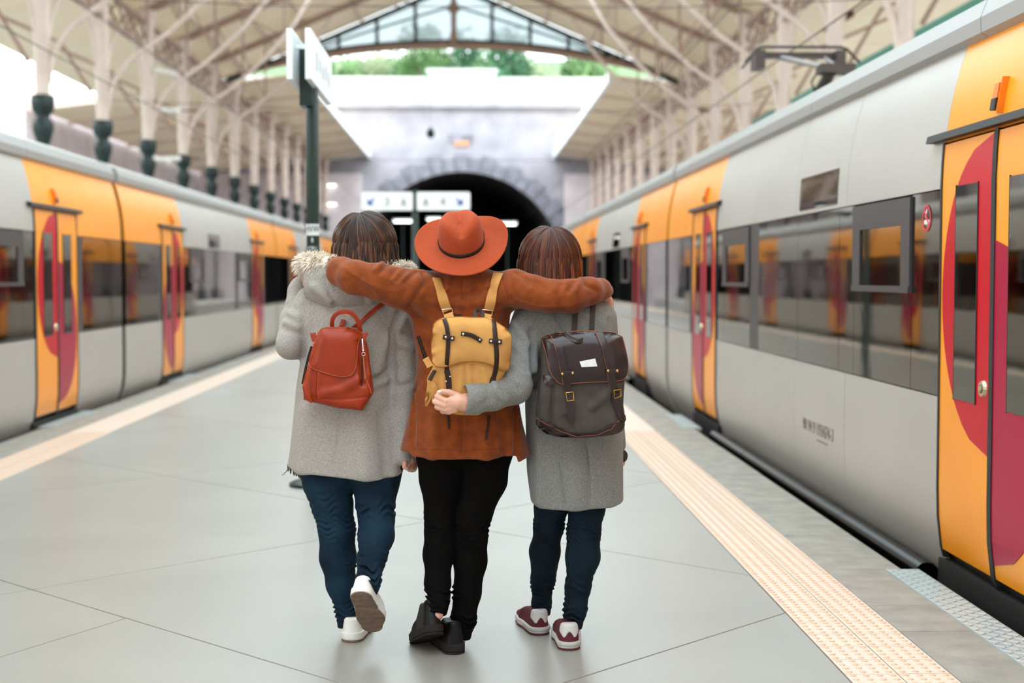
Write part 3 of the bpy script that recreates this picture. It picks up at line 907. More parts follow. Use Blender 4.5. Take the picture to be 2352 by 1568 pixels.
                for (u0, u1, v0, v1) in ((-.04, .04, -.03, -.008), (.005, .03, .005, .035), (-.005, .012, .03, .045)):
                    cg.poly([self.pt(yc_ + u0, zc_ + v0, .0025), self.pt(yc_ + u1, zc_ + v0, .0025), self.pt(yc_ + u1, zc_ + v1, .0025), self.pt(yc_ + u0, zc_ + v1, .0025)])
                cg.build('cigarette_mark', 'white', stk)
                if number:
                    yc_ = F(.385)
                    rot = Matrix(((0, 0, -s, 0), (-s, 0, 0, 0), (0, 1, 0, 0), (0, 0, 0, 1)))
                    x_, y_, z_ = self.pt(yc_, .41, .002)
                    text_obj('fleet_number', number, .115, 'ink', car, Matrix.Translation((x_, y_, z_)) @ rot)
                    self.part('number_underline', 'ink', car, yc_ - s * .26 if s < 0 else yc_ - .26, yc_ + .02, .335, .345, off=.002, th=.001)
            else:
                self.part('lower_panel', 'silver', car, a, b, -.45, .83, g=.003)
                self.part('upper_panel', 'yellow', car, a, b, 1.83, 2.52, g=.003)
                near_door = a if w == 2 else b
                lo, hi = (a + .22, b) if w == 2 else (a, b - .22)
                po = (a, a + .22) if w == 2 else (b - .22, b)
                if hi - lo > .3:
                    self.part('window_post', 'winframe', car, po[0], po[1], .83, 1.83, g=.002)
                    self.part('window_pane', 'band', car, lo, hi, .83, 1.83, g=.003)
                else:
                    self.part('window_pane', 'band', car, a, b, .83, 1.83, g=.003)
        for (p, q, up) in doors:
            self.part('door_lintel', 'yellow', car, p, q, 2.05, 2.52, g=.001)
            self.door(car, p, q, up, '', detail)
        # side tube along the sill
        for (a, b) in ([(d0[1] + .1, d1[0] - .1)] if len(doors) == 2 else []):
            n2 = 4
            for k in range(n2):
                mb = MB(); y_0, y_1 = a + (b - a) * k / n2 + .004, a + (b - a) * (k + 1) / n2 - .004
                mb.tube([(X - s * .02, y_0, -.06), (X - s * .02, y_1, -.06)], .062, 12); mb.build('sill_tube', 'gloss_black', car, True)
        ub = MB(); ub.box((min(X + s * .15, X + s * 2.7), ya_ + .3, -.8), (max(X + s * .15, X + s * 2.7), yb_ - .3, -.3)); ub.build('underframe', 'rubber', car)
        gw = MB(); q = [(p[1] + .05, p[0]) for p in PROF if p[0] > -.2] + [(.3, 2.68), (1.45, 2.85)]
        q += [(2.9 - a, b) for a, b in q[-2::-1]]
        rows = []
        for k in range(5):
            y = yb - ga - .02 + (2 * ga + .015) * k / 4; d = 0.0 if k % 2 else .02
            rows.append([(X + s * (a + d if a < 1.45 else a - d), y, b - d) for a, b in q])
        gw.quadgrid(rows); fix_normals(gw.build('gangway_bellows', 'rubber', car))
        return car
TRr = Train(2.28, 1)
jr = [3.2, 16.33, 29.0, 41.6, 54.2]
TRr.car(jr[0], jr[1], [(5.42, 6.80, False), (13.05, 14.41, True)], 'nearest car of the right train with pantograph, yellow door and silver side', number='90 94 9 193474-3')
TRr.car(jr[1], jr[2], [(18.35, 19.65, False), (25.7, 27.0, True)], 'second car of the right train behind the black gangway joint', detail=False)
TRr.car(jr[2], jr[3], [(31.0, 32.3, False), (38.3, 39.6, True)], 'third car of the right train partly behind the woman in the dark backpack', detail=False)
TRr.car(jr[3], jr[4], [(43.6, 44.9, False), (50.9, 52.2, True)], 'farthest car of the right train', detail=False)
TRl = Train(-4.05, -1)
TRl.car(3.6, 16.84, [(5.9, 7.3, False), (13.42, 14.84, True)], 'nearest car of the left train at the left edge', detail=True)
TRl.car(16.84, 30.2, [(18.95, 20.3, False), (26.75, 28.1, True)], 'second car of the left train behind the first black joint', detail=False)
TRl.car(30.2, 43.4, [(32.4, 33.75, False), (39.8, 41.1, True)], 'third car of the left train', detail=False)
TRl.car(43.4, 56.6, [(45.6, 46.95, False), (53.0, 54.3, True)], 'farthest car of the left train', detail=False)

# pantograph on the nearest right car
M['panto'] = mat('pantograph_steel', srgb(74, 64, 60), 0.5, metal=0.4)
M['pantoarm'] = mat('pantograph_arm', srgb(150, 146, 142), 0.45, metal=0.4)
YP = 14.9
pb = P(1890, 200, YP)
t = thing('pantograph', (3.55, YP, 2.98), 'dark raised pantograph on the roof of the right train', 'pantograph')
def tb(pts, r, name, m='panto', n=8):
    b = MB(); b.tube(pts, r, n); return b.build(name, m, t, True)
zt = P(1850, 108, YP).z
xl, xr = P(1738, 112, YP).x, P(1945, 112, YP).x
tb([(xl - .12, YP, zt - .16), (xl, YP, zt - .02), (xl + .06, YP, zt), (xr - .06, YP, zt), (xr, YP, zt - .02), (xr + .14, YP, zt - .16)], .016, 'contact_strip')
tb([(xl - .1, YP + .3, zt - .18), (xl, YP + .3, zt - .07), (xr, YP + .3, zt - .06), (xr + .12, YP + .3, zt - .2)], .014, 'contact_strip')
b = MB(); b.box((xl + .06, YP + .05, zt - .10), (xr - .08, YP + .17, zt - .045)); b.build('carrier_beam', 'panto', t)
for x in (xl + .04, xr - .06):
    b = MB(); b.box((x - .05, YP - .02, zt - .22), (x + .05, YP + .26, zt - .03)); b.build('spring_box', 'panto', t)
zk = P(1890, 168, YP).z
xk = P(1888, 168, YP).x
tb([(xl + .25, YP + .1, zt - .09), (xk - .05, YP - .4, zk)], .03, 'upper_arm', 'pantoarm')
tb([(xr - .22, YP + .1, zt - .09), (xk + .06, YP - .4, zk)], .022, 'upper_arm', 'pantoarm')
b = MB(); b.box((xk - .13, YP - .5, zk - .06), (xk + .22, YP - .25, zk + .03)); b.build('knuckle', 'panto', t)
tb([(xk, YP - .4, zk - .03), (xk - .12, YP + .5, 3.0)], [.06, .08], 'lower_arm')
tb([(xk - .1, YP - .3, zk), (xk - .16, YP - .2, zk - .12), (xk - .1, YP - .1, zk - .2)], .01, 'cable')
b = MB(); b.box((3.1, YP - .3, 2.94), (4.0, YP + 1.0, 3.04)); b.build('base_frame', 'panto', t)
for x in (3.2, 3.9):
    for y in (YP - .2, YP + .9):
        b = MB(); b.lathe([(.06, 2.9), (.03, 2.93), (.06, 2.96), (.03, 3.0)], 8, (x, y, 0)); b.build('roof_insulator', 'ceramic_brown', t)

# ------------------------------------------------------------------ signs
M['pole_green'] = mat('dark_green_pole', srgb(14, 44, 34), 0.38)
M['board'] = mat('white_sign_board', srgb(236, 240, 240), 0.45)
M['smudge'] = mat('faded_print', srgb(196, 204, 210), 0.6)
M['signblue'] = mat('sign_blue', srgb(30, 92, 170), 0.5)
M['signgrey'] = mat('sign_print_grey', srgb(130, 132, 132), 0.6)
t = thing('platform_sign', (-1.045, 9.6, 0), 'tall dark green sign pole with two white boards left of the dark haired woman', 'sign')
x0, y0 = -1.045, 9.6
b = MB(); b.lathe([(.043, 0.02), (.043, 2.95)], 18, (x0, y0, 0)); auto_smooth(b.build('pole', 'pole_green', t))
b = MB(); b.lathe([(.17, 0), (.17, .02), (.14, .035), (.06, .05), (.05, .11), (.043, .13)], 18, (x0, y0, 0)); auto_smooth(b.build('foot_plate', 'pole_green', t))
for (xa, ya, yb, z0, z1) in ((-1.135, 9.12, 10.5, 2.66, 2.98), (-1.015, 9.1, 10.5, 2.66, 2.98)):
    b = MB(); b.box((xa - .018, ya, z0), (xa + .018, yb, z1)); bo = b.build('board', 'board', t)
    for k in range(5):
        yy = ya + .3 + .2 * k
        b = MB(); b.box((xa + .018, yy, z0 + .10 + .02 * (k % 2)), (xa + .0195, yy + .12, z0 + .22 - .02 * (k % 3))); b.build('print_mark', 'smudge', bo)
b = MB(); b.box((-1.117, 9.5, 2.54), (-1.033, 9.72, 2.94)); b.build('bracket', 'pole_green', t)
b = MB(); b.box((-1.13, 9.3, 2.88), (-1.02, 9.33, 2.91)); b.build('spacer', 'board', t)
# stickers on the pole
def band_on_pole(z0, z1, a0, a1, name, m, r=.0445):
    b = MB(); rows = []
    for k in range(9):
        a = a0 + (a1 - a0) * k / 8
        rows.append([(x0 + r * math.sin(a), y0 - r * math.cos(a), z) for z in (z0, z1)])
    b.quadgrid(rows); return b.build(name, m, t)
zS = P(725, 515, y0).z; zS2 = P(725, 541, y0).z
st = band_on_pole(zS2, zS, -1.4, 1.4, 'sticker', 'board')
text_obj('sticker_text', 'HVW', .058, 'pole_green', t, Matrix.Translation((x0, y0 - .0465, (zS + zS2) / 2 + .004)) @ Matrix.Rotation(math.pi / 2, 4, 'X') @ Matrix.Diagonal((.72, 1.15, 1, 1)))
for (py, s_) in ((552, '8'), (572, 'CPU')):
    z = P(725, py, y0).z
    text_obj('sticker_text', s_, .045, 'board', t, Matrix.Translation((x0, y0 - .0455, z)) @ Matrix.Rotation(math.pi / 2, 4, 'X') @ Matrix.Diagonal((.7, 1, 1, 1)))
# far direction sign
YS = 18.7
xs_ = P(953, 440, YS).x
t = thing('direction_sign', (xs_, YS, 0), 'green post with two white direction boards reading 3 and 4 before the tunnel', 'sign')
zt = P(953, 436, YS).z
b = MB(); b.lathe([(.15, 0), (.15, .03), (.045, .06), (.04, zt)], 14, (xs_, YS, 0)); b.build('post', M['pole_green'], t, True)
M['post2'] = mat('mid_green_post', srgb(46, 96, 70), 0.4)
for (pa, pb_, arrow, items) in ((830, 949, -1, ((851, 'arrow'), (889, '3'), (927, 'man'))), (957, 1080, 1, ((978, 'man'), (1017, '4'), (1056, 'arrow')))):
    a_, b_ = P(pa, 441, YS), P(pb_, 484, YS)
    bb = MB(); 
    rr_ = .03
    q = []
    for (cx, cz, s0) in ((b_.x - rr_, a_.z - rr_, 0), (a_.x + rr_, a_.z - rr_, 1), (a_.x + rr_, b_.z + rr_, 2), (b_.x - rr_, b_.z + rr_, 3)):
        for k in range(4):
            an = (s0 + k / 3) * math.pi / 2
            q.append((cx + rr_ * math.cos(an), cz + rr_ * math.sin(an)))
    bb.prism(q, 1, YS - .06, YS - .03); bo = fix_normals(bb.build('board', 'board', t))
    for (px, kind) in items:
        c = P(px, 464, YS - .062)
        if kind == 'arrow':
            m_ = MB(); d = Vector((arrow, 0, -1)).normalized(); n_ = Vector((d.z, 0, -d.x))
            cc = Vector(c)
            def q2(u, v): return cc + d * u + n_ * v
            m_.poly([q2(-.06, .013), q2(.03, .013), q2(.03, -.013), q2(-.06, -.013)]); m_.poly([q2(.055, .0), q2(.0, .055), q2(-.01, .03), q2(.02, 0), q2(-.01, -.03), q2(0, -.055)])
            m_.build('arrow', 'signblue', bo)
        elif kind == 'man':
            m_ = MB(); cc = Vector(c)
            m_.tube([cc + Vector((0, 0, .045)), cc + Vector((0, .001, .046))], .014, 8)
            for (u0, v0, u1, v1) in ((0, .03, 0, -.005), (0, -.005, -.032, -.055), (0, -.005, .032, -.055), (0, .02, -.03, -.005), (0, .02, .03, -.005)):
                m_.beam(cc + Vector((u0, 0, v0)), cc + Vector((u1, 0, v1)), .002, .014, (1, 0, 0))
            m_.build('walking_figure', 'signgrey', bo)
        else:
            text_obj('number', kind, .15, 'signgrey', bo, Matrix.Translation(c) @ Matrix.Rotation(math.pi / 2, 4, 'X'))
# ------------------------------------------------------------------ implicit-surface kit
class Gd:
    def __init__(self, lo, hi, h):
        self.lo, self.h = np.array(lo, dtype=np.float32), h
        n = [int(math.ceil((b - a) / h)) + 1 for a, b in zip(lo, hi)]
        ax = [np.float32(lo[i]) + np.arange(n[i], dtype=np.float32) * np.float32(h) for i in range(3)]
        self.x, self.y, self.z = ax[0][:, None, None], ax[1][None, :, None], ax[2][None, None, :]
        self.n = n
def box_of(pts, pad):
    a = np.array([list(p) for p in pts]); return a.min(0) - pad, a.max(0) + pad
def smin(a, b, k):
    h = np.maximum(k - np.abs(a - b), 0) / k
    return np.minimum(a, b) - h * h * (k * 0.25)
def smax(a, b, k): return -smin(-a, -b, k)
def rc(g, a, b, ra, rb):
    ax, ay, az = (float(q) for q in a); dx, dy, dz = (float(q - p) for q, p in zip(b, a))
    L2 = dx * dx + dy * dy + dz * dz + 1e-12
    px, py, pz = g.x - ax, g.y - ay, g.z - az
    t = np.clip((px * dx + py * dy + pz * dz) / L2, 0, 1)
    return np.sqrt((px - t * dx) ** 2 + (py - t * dy) ** 2 + (pz - t * dz) ** 2) - (ra + (rb - ra) * t)
def chain(g, pts, k=0.0):
    d = None
    for (a, ra), (b, rb) in zip(pts, pts[1:]):
        q = rc(g, a, b, ra, rb)
        d = q if d is None else (smin(d, q, k) if k else np.minimum(d, q))
    return d
def ell(g, c, r):
    q = np.sqrt(((g.x - c[0]) / r[0]) ** 2 + ((g.y - c[1]) / r[1]) ** 2 + ((g.z - c[2]) / r[2]) ** 2)
    return (q - 1) * min(r)
def rings(g, rs, pw=2.4):
    rs = sorted(rs)
    zz = np.array([r[0] for r in rs]); z = g.z[0, 0, :]
    def ip(i):
        v = np.interp(z, zz, [r[i] for r in rs])
        for _ in range(3):                       # soften the kinks between rings
            v = np.convolve(np.pad(v, 3, mode='edge'), np.ones(7) / 7, 'valid')
        return v.astype(np.float32)[None, None, :]
    cx, cy, rx, ry = ip(1), ip(2), ip(3), ip(4)
    q = (np.abs((g.x - cx) / rx) ** pw + np.abs((g.y - cy) / ry) ** pw) ** (1 / pw)
    return (q - 1) * np.minimum(rx, ry) * 0.9
def ringspx(rows):
    out = []
    for (py, xl, xr, Y, ry) in rows:
        c = P((xl + xr) / 2, py, Y)
        out.append((c.z, c.x, c.y, (xr - xl) / 2 * Y / FPX, ry))
    return out
def poly2d(g, pts):
    """signed distance to a polygon in the x-z plane"""
    x, z = g.x, g.z
    d = None; s = None
    n = len(pts)
    for i in range(n):
        ax, az = pts[i]; bx, bz = pts[i - 1]
        ex, ez = bx - ax, bz - az
        wx, wz = x - ax, z - az
        t = np.clip((wx * ex + wz * ez) / (ex * ex + ez * ez), 0, 1)
        q = (wx - ex * t) ** 2 + (wz - ez * t) ** 2
        d = q if d is None else np.minimum(d, q)
        c1, c2, c3 = z >= az, z < bz, ex * wz > ez * wx
        flip = (c1 & c2 & c3) | (~c1 & ~c2 & ~c3)
        s = np.where(flip, -1.0, 1.0) if s is None else np.where(flip, -s, s)
    return s * np.sqrt(d)
def wob(g, f, amp, seed, n=4, stretch=(1, 1, 1)):
    r = np.random.RandomState(seed); out = 0
    for i in range(n):
        d = r.normal(size=3); d /= np.linalg.norm(d); d = d * np.array(stretch)
        e = r.normal(size=3); e /= np.linalg.norm(e)
        ff = f * (0.7 + 0.6 * r.rand())
        out = out + np.sin(ff * (d[0] * g.x + d[1] * g.y + d[2] * g.z) + r.rand() * 6.28 + 1.4 * np.sin(0.5 * ff * (e[0] * g.x + e[1] * g.y + e[2] * g.z)))
    return out * (amp / n * 1.4)
def folds(g, d, fl, band=0.06, gain=2.6):
    """raise (amp > 0) or sink (amp < 0) the surface along polylines [(points, radius, amp)]"""
    d = np.ascontiguousarray(np.broadcast_to(d, g.n)).copy()
    gc = Gd.__new__(Gd); gc.lo, gc.h = g.lo, g.h * 2; sub = d[::2, ::2, ::2]; gc.n = list(sub.shape)
    cv, cq = nets(gc, sub)
    bvt = BVHTree.FromPolygons(cv.tolist(), cq.tolist())
    def on(p):                                   # lay the fold line on the cloth as the photo shows it
        dr = (Vector(p) - CAM).normalized(); hit = bvt.ray_cast(CAM + dr * 2.0, dr)[0]
        return hit if hit is not None and abs(hit.y - p[1]) < .25 else Vector(p)
    fl2 = []
    for (pts, r, amp) in fl:
        amp *= gain
        dn = []
        for a, b in zip(pts, pts[1:]):
            for k in range(4): dn.append(on(Vector(a).lerp(Vector(b), k / 4)))
        dn.append(on(pts[-1])); fl2.append((dn, r, amp))
    fl = fl2
    ix = np.nonzero(np.abs(d) < band)
    px = g.x[ix[0], 0, 0]; py = g.y[0, ix[1], 0]; pz = g.z[0, 0, ix[2]]
    add = np.zeros(len(px), dtype=np.float32)
    for (pts, r, amp) in fl:
        best = None
        for a, b in zip(pts, pts[1:]):
            dx, dy, dz = (float(q - p) for p, q in zip(a, b))
            wx, wy, wz = px - a[0], py - a[1], pz - a[2]
            t = np.clip((wx * dx + wy * dy + wz * dz) / (dx * dx + dy * dy + dz * dz + 1e-12), 0, 1)
            q = (wx - t * dx) ** 2 + (wy - t * dy) ** 2 + (wz - t * dz) ** 2
            best = q if best is None else np.minimum(best, q)
        add += amp * np.exp(-best / (r * r))
    d[ix] -= add
    return d
def nets(g, f):
    f = np.ascontiguousarray(np.broadcast_to(f, g.n)).astype(np.float32)
    ins = f < 0
    c = np.zeros(tuple(q - 1 for q in g.n), dtype=np.int8)
    for i in (0, 1):
        for j in (0, 1):
            for k in (0, 1):
                c += ins[i:g.n[0] - 1 + i, j:g.n[1] - 1 + j, k:g.n[2] - 1 + k]
    act = np.nonzero((c > 0) & (c < 8))
    idx = -np.ones(c.shape, dtype=np.int32); idx[act] = np.arange(len(act[0]))
    acc = np.zeros((len(act[0]), 3)); cnt = np.zeros(len(act[0]))
    base = np.stack(act, 1).astype(np.float64)
    for ax in range(3):
        o = [q for q in range(3) if q != ax]
        for u in (0, 1):
            for v in (0, 1):
                s = [0, 0, 0]; s[o[0]] = u; s[o[1]] = v
                e = list(s); e[ax] = 1
                f0 = f[act[0] + s[0], act[1] + s[1], act[2] + s[2]]; f1 = f[act[0] + e[0], act[1] + e[1], act[2] + e[2]]
                m = (f0 < 0) != (f1 < 0)
                t = np.where(m, f0 / np.where(m, f0 - f1, 1), 0)
                p = base + np.array(s); p[:, ax] += t
                acc[m] += p[m]; cnt[m] += 1
    v = acc / cnt[:, None] * g.h + g.lo
    faces = []
    for ax in range(3):
        o1, o2 = (ax + 1) % 3, (ax + 2) % 3
        sl0 = [slice(None)] * 3; sl1 = [slice(None)] * 3
        sl0[ax] = slice(0, -1); sl1[ax] = slice(1, None)
        a, b = ins[tuple(sl0)], ins[tuple(sl1)]
        for sign in (0, 1):
            e = np.nonzero((a & ~b) if sign == 0 else (~a & b))
            e = np.stack(e, 1)
            ok = (e[:, o1] > 0) & (e[:, o2] > 0) & (e[:, o1] < c.shape[o1]) & (e[:, o2] < c.shape[o2])
            e = e[ok]
            q = []
            for (d1, d2) in ((0, 0), (-1, 0), (-1, -1), (0, -1)):
                w = e.copy(); w[:, o1] += d1; w[:, o2] += d2
                q.append(idx[w[:, 0], w[:, 1], w[:, 2]])
            q = np.stack(q, 1)
            if sign == 1: q = q[:, ::-1]
            faces.append(q[(q >= 0).all(1)])
    return v, np.concatenate(faces)
def relax(v, f, it=1, lam=0.5):
    for _ in range(it):
        s = np.zeros_like(v); n = np.zeros(len(v))
        for k in range(4):
            a, b = f[:, k], f[:, (k + 1) % 4]
            np.add.at(s, a, v[b]); np.add.at(n, a, 1); np.add.at(s, b, v[a]); np.add.at(n, b, 1)
        v = v + lam * (s / np.maximum(n, 1)[:, None] - v)
    return v
def sdf_obj(name, g, f, m, parent, it=1, xf=None):
    v, q = nets(g, f)
    v = relax(v, q, it)
    if xf is not None:
        v = v @ np.array(xf.to_3x3()).T + np.array(xf.translation)
    return mesh_obj(name, v, q, m, parent, True)
def px_chain(rows):
    """[(px, py, Y, r_px)] -> [(point, r)]"""
    return [(P(a, b, Y), R(r, Y)) for (a, b, Y, r) in rows]
def grid_for(pts, pad, h):
    lo, hi = box_of(pts, pad); return Gd(lo, hi, h)
def bvh_of(*objs):
    vs, fs = [], []
    for o in objs:
        off = OFF.get(o.name, Vector()); b = len(vs)
        vs.extend([v.co + off for v in o.data.vertices]); fs.extend([tuple(b + i for i in p.vertices) for p in o.data.polygons])
    return BVHTree.FromPolygons(vs, fs)
def snap(bv, px, py, lift=0.0, fallback=5.2):
    d = ray(px, py).normalized()
    h = bv.ray_cast(CAM + d * 3.0, d)
    if h[0] is None: return P(px, py, fallback), -d
    n = h[1]
    if n.dot(d) > 0: n = -n
    return h[0] + n * lift, n

# ------------------------------------------------------------------ clothing materials
M['wool_l'] = mat('light_grey_wool', srgb(166, 159, 151), 0.95, var=0.22, scale=210, bump=0.25, bscale=260, bdist=0.002, sheen=0.15, detail=6, spec=0.15)
M['wool_r'] = mat('mid_grey_wool', srgb(132, 130, 125), 0.95, var=0.24, scale=210, bump=0.25, bscale=260, bdist=0.002, sheen=0.12, detail=6, spec=0.15)
M['suede'] = mat('rust_suede', srgb(132, 63, 24), 0.9, var=0.22, scale=26, bump=0.12, bscale=240, bdist=0.0015, sheen=0.2, detail=7, spec=0.15)
M['suede_seam'] = mat('suede_seam', srgb(122, 56, 22), 0.9)
M['wool_seam'] = mat('wool_seam', srgb(128, 124, 120), 0.95)
M['denim_l'] = mat('indigo_denim', srgb(14, 26, 38), 0.85, var=0.5, scale=7, bump=0.12, bscale=300, bdist=0.001, col2=srgb(28, 54, 72), detail=5, spec=0.15)
M['denim_r'] = mat('dark_denim', srgb(10, 17, 24), 0.85, var=0.5, scale=7, bump=0.12, bscale=300, bdist=0.001, col2=srgb(22, 40, 52), detail=5, spec=0.15)
M['black_denim'] = mat('black_denim', srgb(9, 7, 6), 0.9, spec=0.1, var=0.3, scale=40, bump=0.1, bscale=300, bdist=0.001)
M['felt'] = mat('rust_orange_felt', srgb(170, 72, 40), 0.95, var=0.06, scale=60, bump=0.08, bscale=300, bdist=0.001, sheen=0.1, spec=0.15)
M['hatband'] = mat('black_hat_band', srgb(26, 20, 20), 0.5)
M['skin'] = mat('skin', srgb(222, 166, 140), 0.5, var=0.08, scale=30, bump=0.05, bscale=200, bdist=0.001)
M['nail'] = mat('pale_nail', srgb(240, 226, 222), 0.25)
M['fur'] = mat('cream_fur', srgb(232, 220, 202), 0.8, var=0.18, scale=30)
M['canvas_white'] = mat('white_canvas', srgb(236, 232, 224), 0.7, bump=0.1, bscale=200, bdist=0.001)
M['gum'] = mat('brown_rubber_sole', srgb(122, 98, 82), 0.7, var=0.22, scale=45, bump=0.5, bscale=120, bdist=0.002)
M['boot'] = mat('black_leather', srgb(10, 8, 7), 0.5, spec=0.25, var=0.2, scale=20)
M['bootsole'] = mat('dark_grey_sole', srgb(40, 34, 30), 0.8, spec=0.2, var=0.15, scale=30)
M['burgundy'] = mat('burgundy_suede', srgb(88, 22, 34), 0.85, var=0.12, scale=60)
M['shoegrey'] = mat('pale_grey_leather', srgb(206, 202, 198), 0.5)
M['midsole'] = mat('grey_midsole', srgb(186, 182, 176), 0.6)
def hair_mat(name, dark, light, rough=0.36):
    m = bpy.data.materials.new(name); m.use_nodes = True; nt = m.node_tree; b = nt.nodes['Principled BSDF']
    at = nt.nodes.new('ShaderNodeAttribute'); at.attribute_name = 'tone'
    mx = nt.nodes.new('ShaderNodeMix'); mx.data_type = 'RGBA'
    mx.inputs['A'].default_value = (*dark, 1); mx.inputs['B'].default_value = (*light, 1)
    nt.links.new(at.outputs['Fac'], mx.inputs['Factor']); nt.links.new(mx.outputs['Result'], b.inputs['Base Color'])
    b.inputs['Roughness'].default_value = rough
    b.inputs['Specular IOR Level'].default_value = 0.3
    return m
M['hair_l'] = hair_mat('dark_brown_hair', srgb(20, 11, 8), srgb(150, 92, 54))
M['hair_r'] = hair_mat('chestnut_hair', srgb(44, 18, 10), srgb(150, 76, 38))

# ------------------------------------------------------------------ shared builders
def sm(v): return Vector(v)
def seam(pts, bv, m, parent, w=1.3, name='seam', lift=0.0006):
    pp = []
    for a, b in zip(pts, pts[1:]):
        n = max(2, int(math.hypot(b[0] - a[0], b[1] - a[1]) / 8))
        for k in range(n): pp.append((a[0] + (b[0] - a[0]) * k / n, a[1] + (b[1] - a[1]) * k / n))
    pp.append(pts[-1])
    q = [snap(bv, x, y, lift)[0] for x, y in pp]
    mb = MB(); mb.tube(q, w * 0.0008, 5); return mb.build(name, m, parent, True)
def legs(parent, left, right, hips, m, wr, h=0.005, name='jeans', seed=1, zbot=None):
    L, Rr = px_chain(left), px_chain(right)
    hp = px_chain(hips)
    g = grid_for([p for p, _ in L + Rr + hp], 0.13, h)
    d = smin(chain(g, L, 0.02), chain(g, Rr, 0.02), 0.006)
    d = smin(d, chain(g, hp), 0.05)
    for (pts) in (L, Rr):                          # cut the trouser ends at the ankles
        e, r0 = pts[-1]; p0 = pts[-2][0]
        n = (e - p0).normalized(); q = e
        cut = (g.x - q.x) * n.x + (g.y - q.y) * n.y + (g.z - q.z) * n.z
        near = np.sqrt((g.x - e.x) ** 2 + (g.y - e.y) ** 2 + (g.z - e.z) ** 2) - 0.075
        d = np.where(near < 0, np.maximum(d, cut), d)
    disp = 0
    for (py, px, Y, amp, lam, w, tilt) in wr:
        c = P(px, py, Y)
        loc = np.exp(-((g.z - c.z) / w) ** 2) * np.exp(-((g.x - c.x) / 0.09) ** 2)
        disp = disp + 2.0 * amp * loc * (.55 + .45 * np.sin(61 * g.x + 43 * g.z + seed)) * np.sin(2 * math.pi / lam * (g.z + tilt * (g.x - c.x) + 0.010 * np.sin(38 * (g.x + g.y)) + 0.006 * np.sin(97 * g.x + seed)))
    d = d - disp - wob(g, 26, 0.003, seed)
    return sdf_obj(name, g, d, m, parent, 1)
FPY, FPV = None, None
def shoe(parent, heel, fwd, up, style, name='shoe', s=1.0, collar=0.088):
    fwd = Vector(fwd).normalized(); up = Vector(up); side = fwd.cross(up).normalized(); up = side.cross(fwd)
    xf = Matrix(((side.x, fwd.x, up.x, heel[0]), (side.y, fwd.y, up.y, heel[1]), (side.z, fwd.z, up.z, heel[2]), (0, 0, 0, 1))) @ Matrix.Diagonal((s, s, s, 1))
    g = Gd((-.07, -.02, -.012), (.07, .285, .155), .003)
    def fp(r):
        a = rc2(g, (0, .040), (.004, .17), .036 + r, .044 + r)
        b = rc2(g, (.004, .17), (-.004, .222), .044 + r, .036 + r)
        return smin(a, b, .02)
    y1 = g.y[0, :, 0]
    hs, ht = style['sole'], style['tread']
    top = np.interp(y1, [0, .03, .07, .10, .14, .19, .27], [collar, collar, collar * .93, collar * .98, .078, .055, .036]).astype(np.float32)[None, :, None]
    tum = .14 * np.maximum(g.z - .035, 0)
    up_ = smax(smax(fp(-.002) + tum, g.z - top, .012), (hs - .008) - g.z, .004)
    root = sdf_obj(name, g, up_, style['upper'], parent, 1, xf)
    OFFP = parent
    so = smax(fp(.003), np.abs(g.z - (hs + ht) / 2) - (hs - ht) / 2, .005)
    sdf_obj('midsole', g, so, style['mid'], root, 1, xf)
    tr = smax(fp(.003), np.abs(g.z - ht / 2) - ht / 2, .003)
    if style.get('grooves'):
        tr = tr + .002 * (np.sin(g.y * 220) > .6) * (g.z < ht * .5)
        arch = np.exp(-((g.y - .105 - .25 * g.x) / .010) ** 2)
        tr = tr + .004 * arch * (g.z < ht * .7)
    sdf_obj('outsole', g, tr, style['out'], root, 0, xf)
    if style.get('tab'):
        tb_ = smax(smax(up_ - .003, g.y - .045 + .12 * np.abs(g.x), .006), (.052 + .010 * np.cos(g.x * 170)) - g.z, .004)
        tb_ = smax(tb_, g.z - collar - .012, .004)
        sdf_obj('heel_tab', g, tb_, style['tab'], root, 1, xf)
        wd = smax(smax(fp(.006), np.abs(g.z - hs * .72) - hs * .26, .004), g.y - .11, .01)
        sdf_obj('heel_wedge', g, wd, 'midsole', root, 1, xf)
    return root
def rc2(g, a, b, ra, rb):
    dx, dy = b[0] - a[0], b[1] - a[1]
    px, py = g.x - a[0], g.y - a[1]
    t = np.clip((px * dx + py * dy) / (dx * dx + dy * dy), 0, 1)
    return np.sqrt((px - t * dx) ** 2 + (py - t * dy) ** 2) - (ra + (rb - ra) * t)
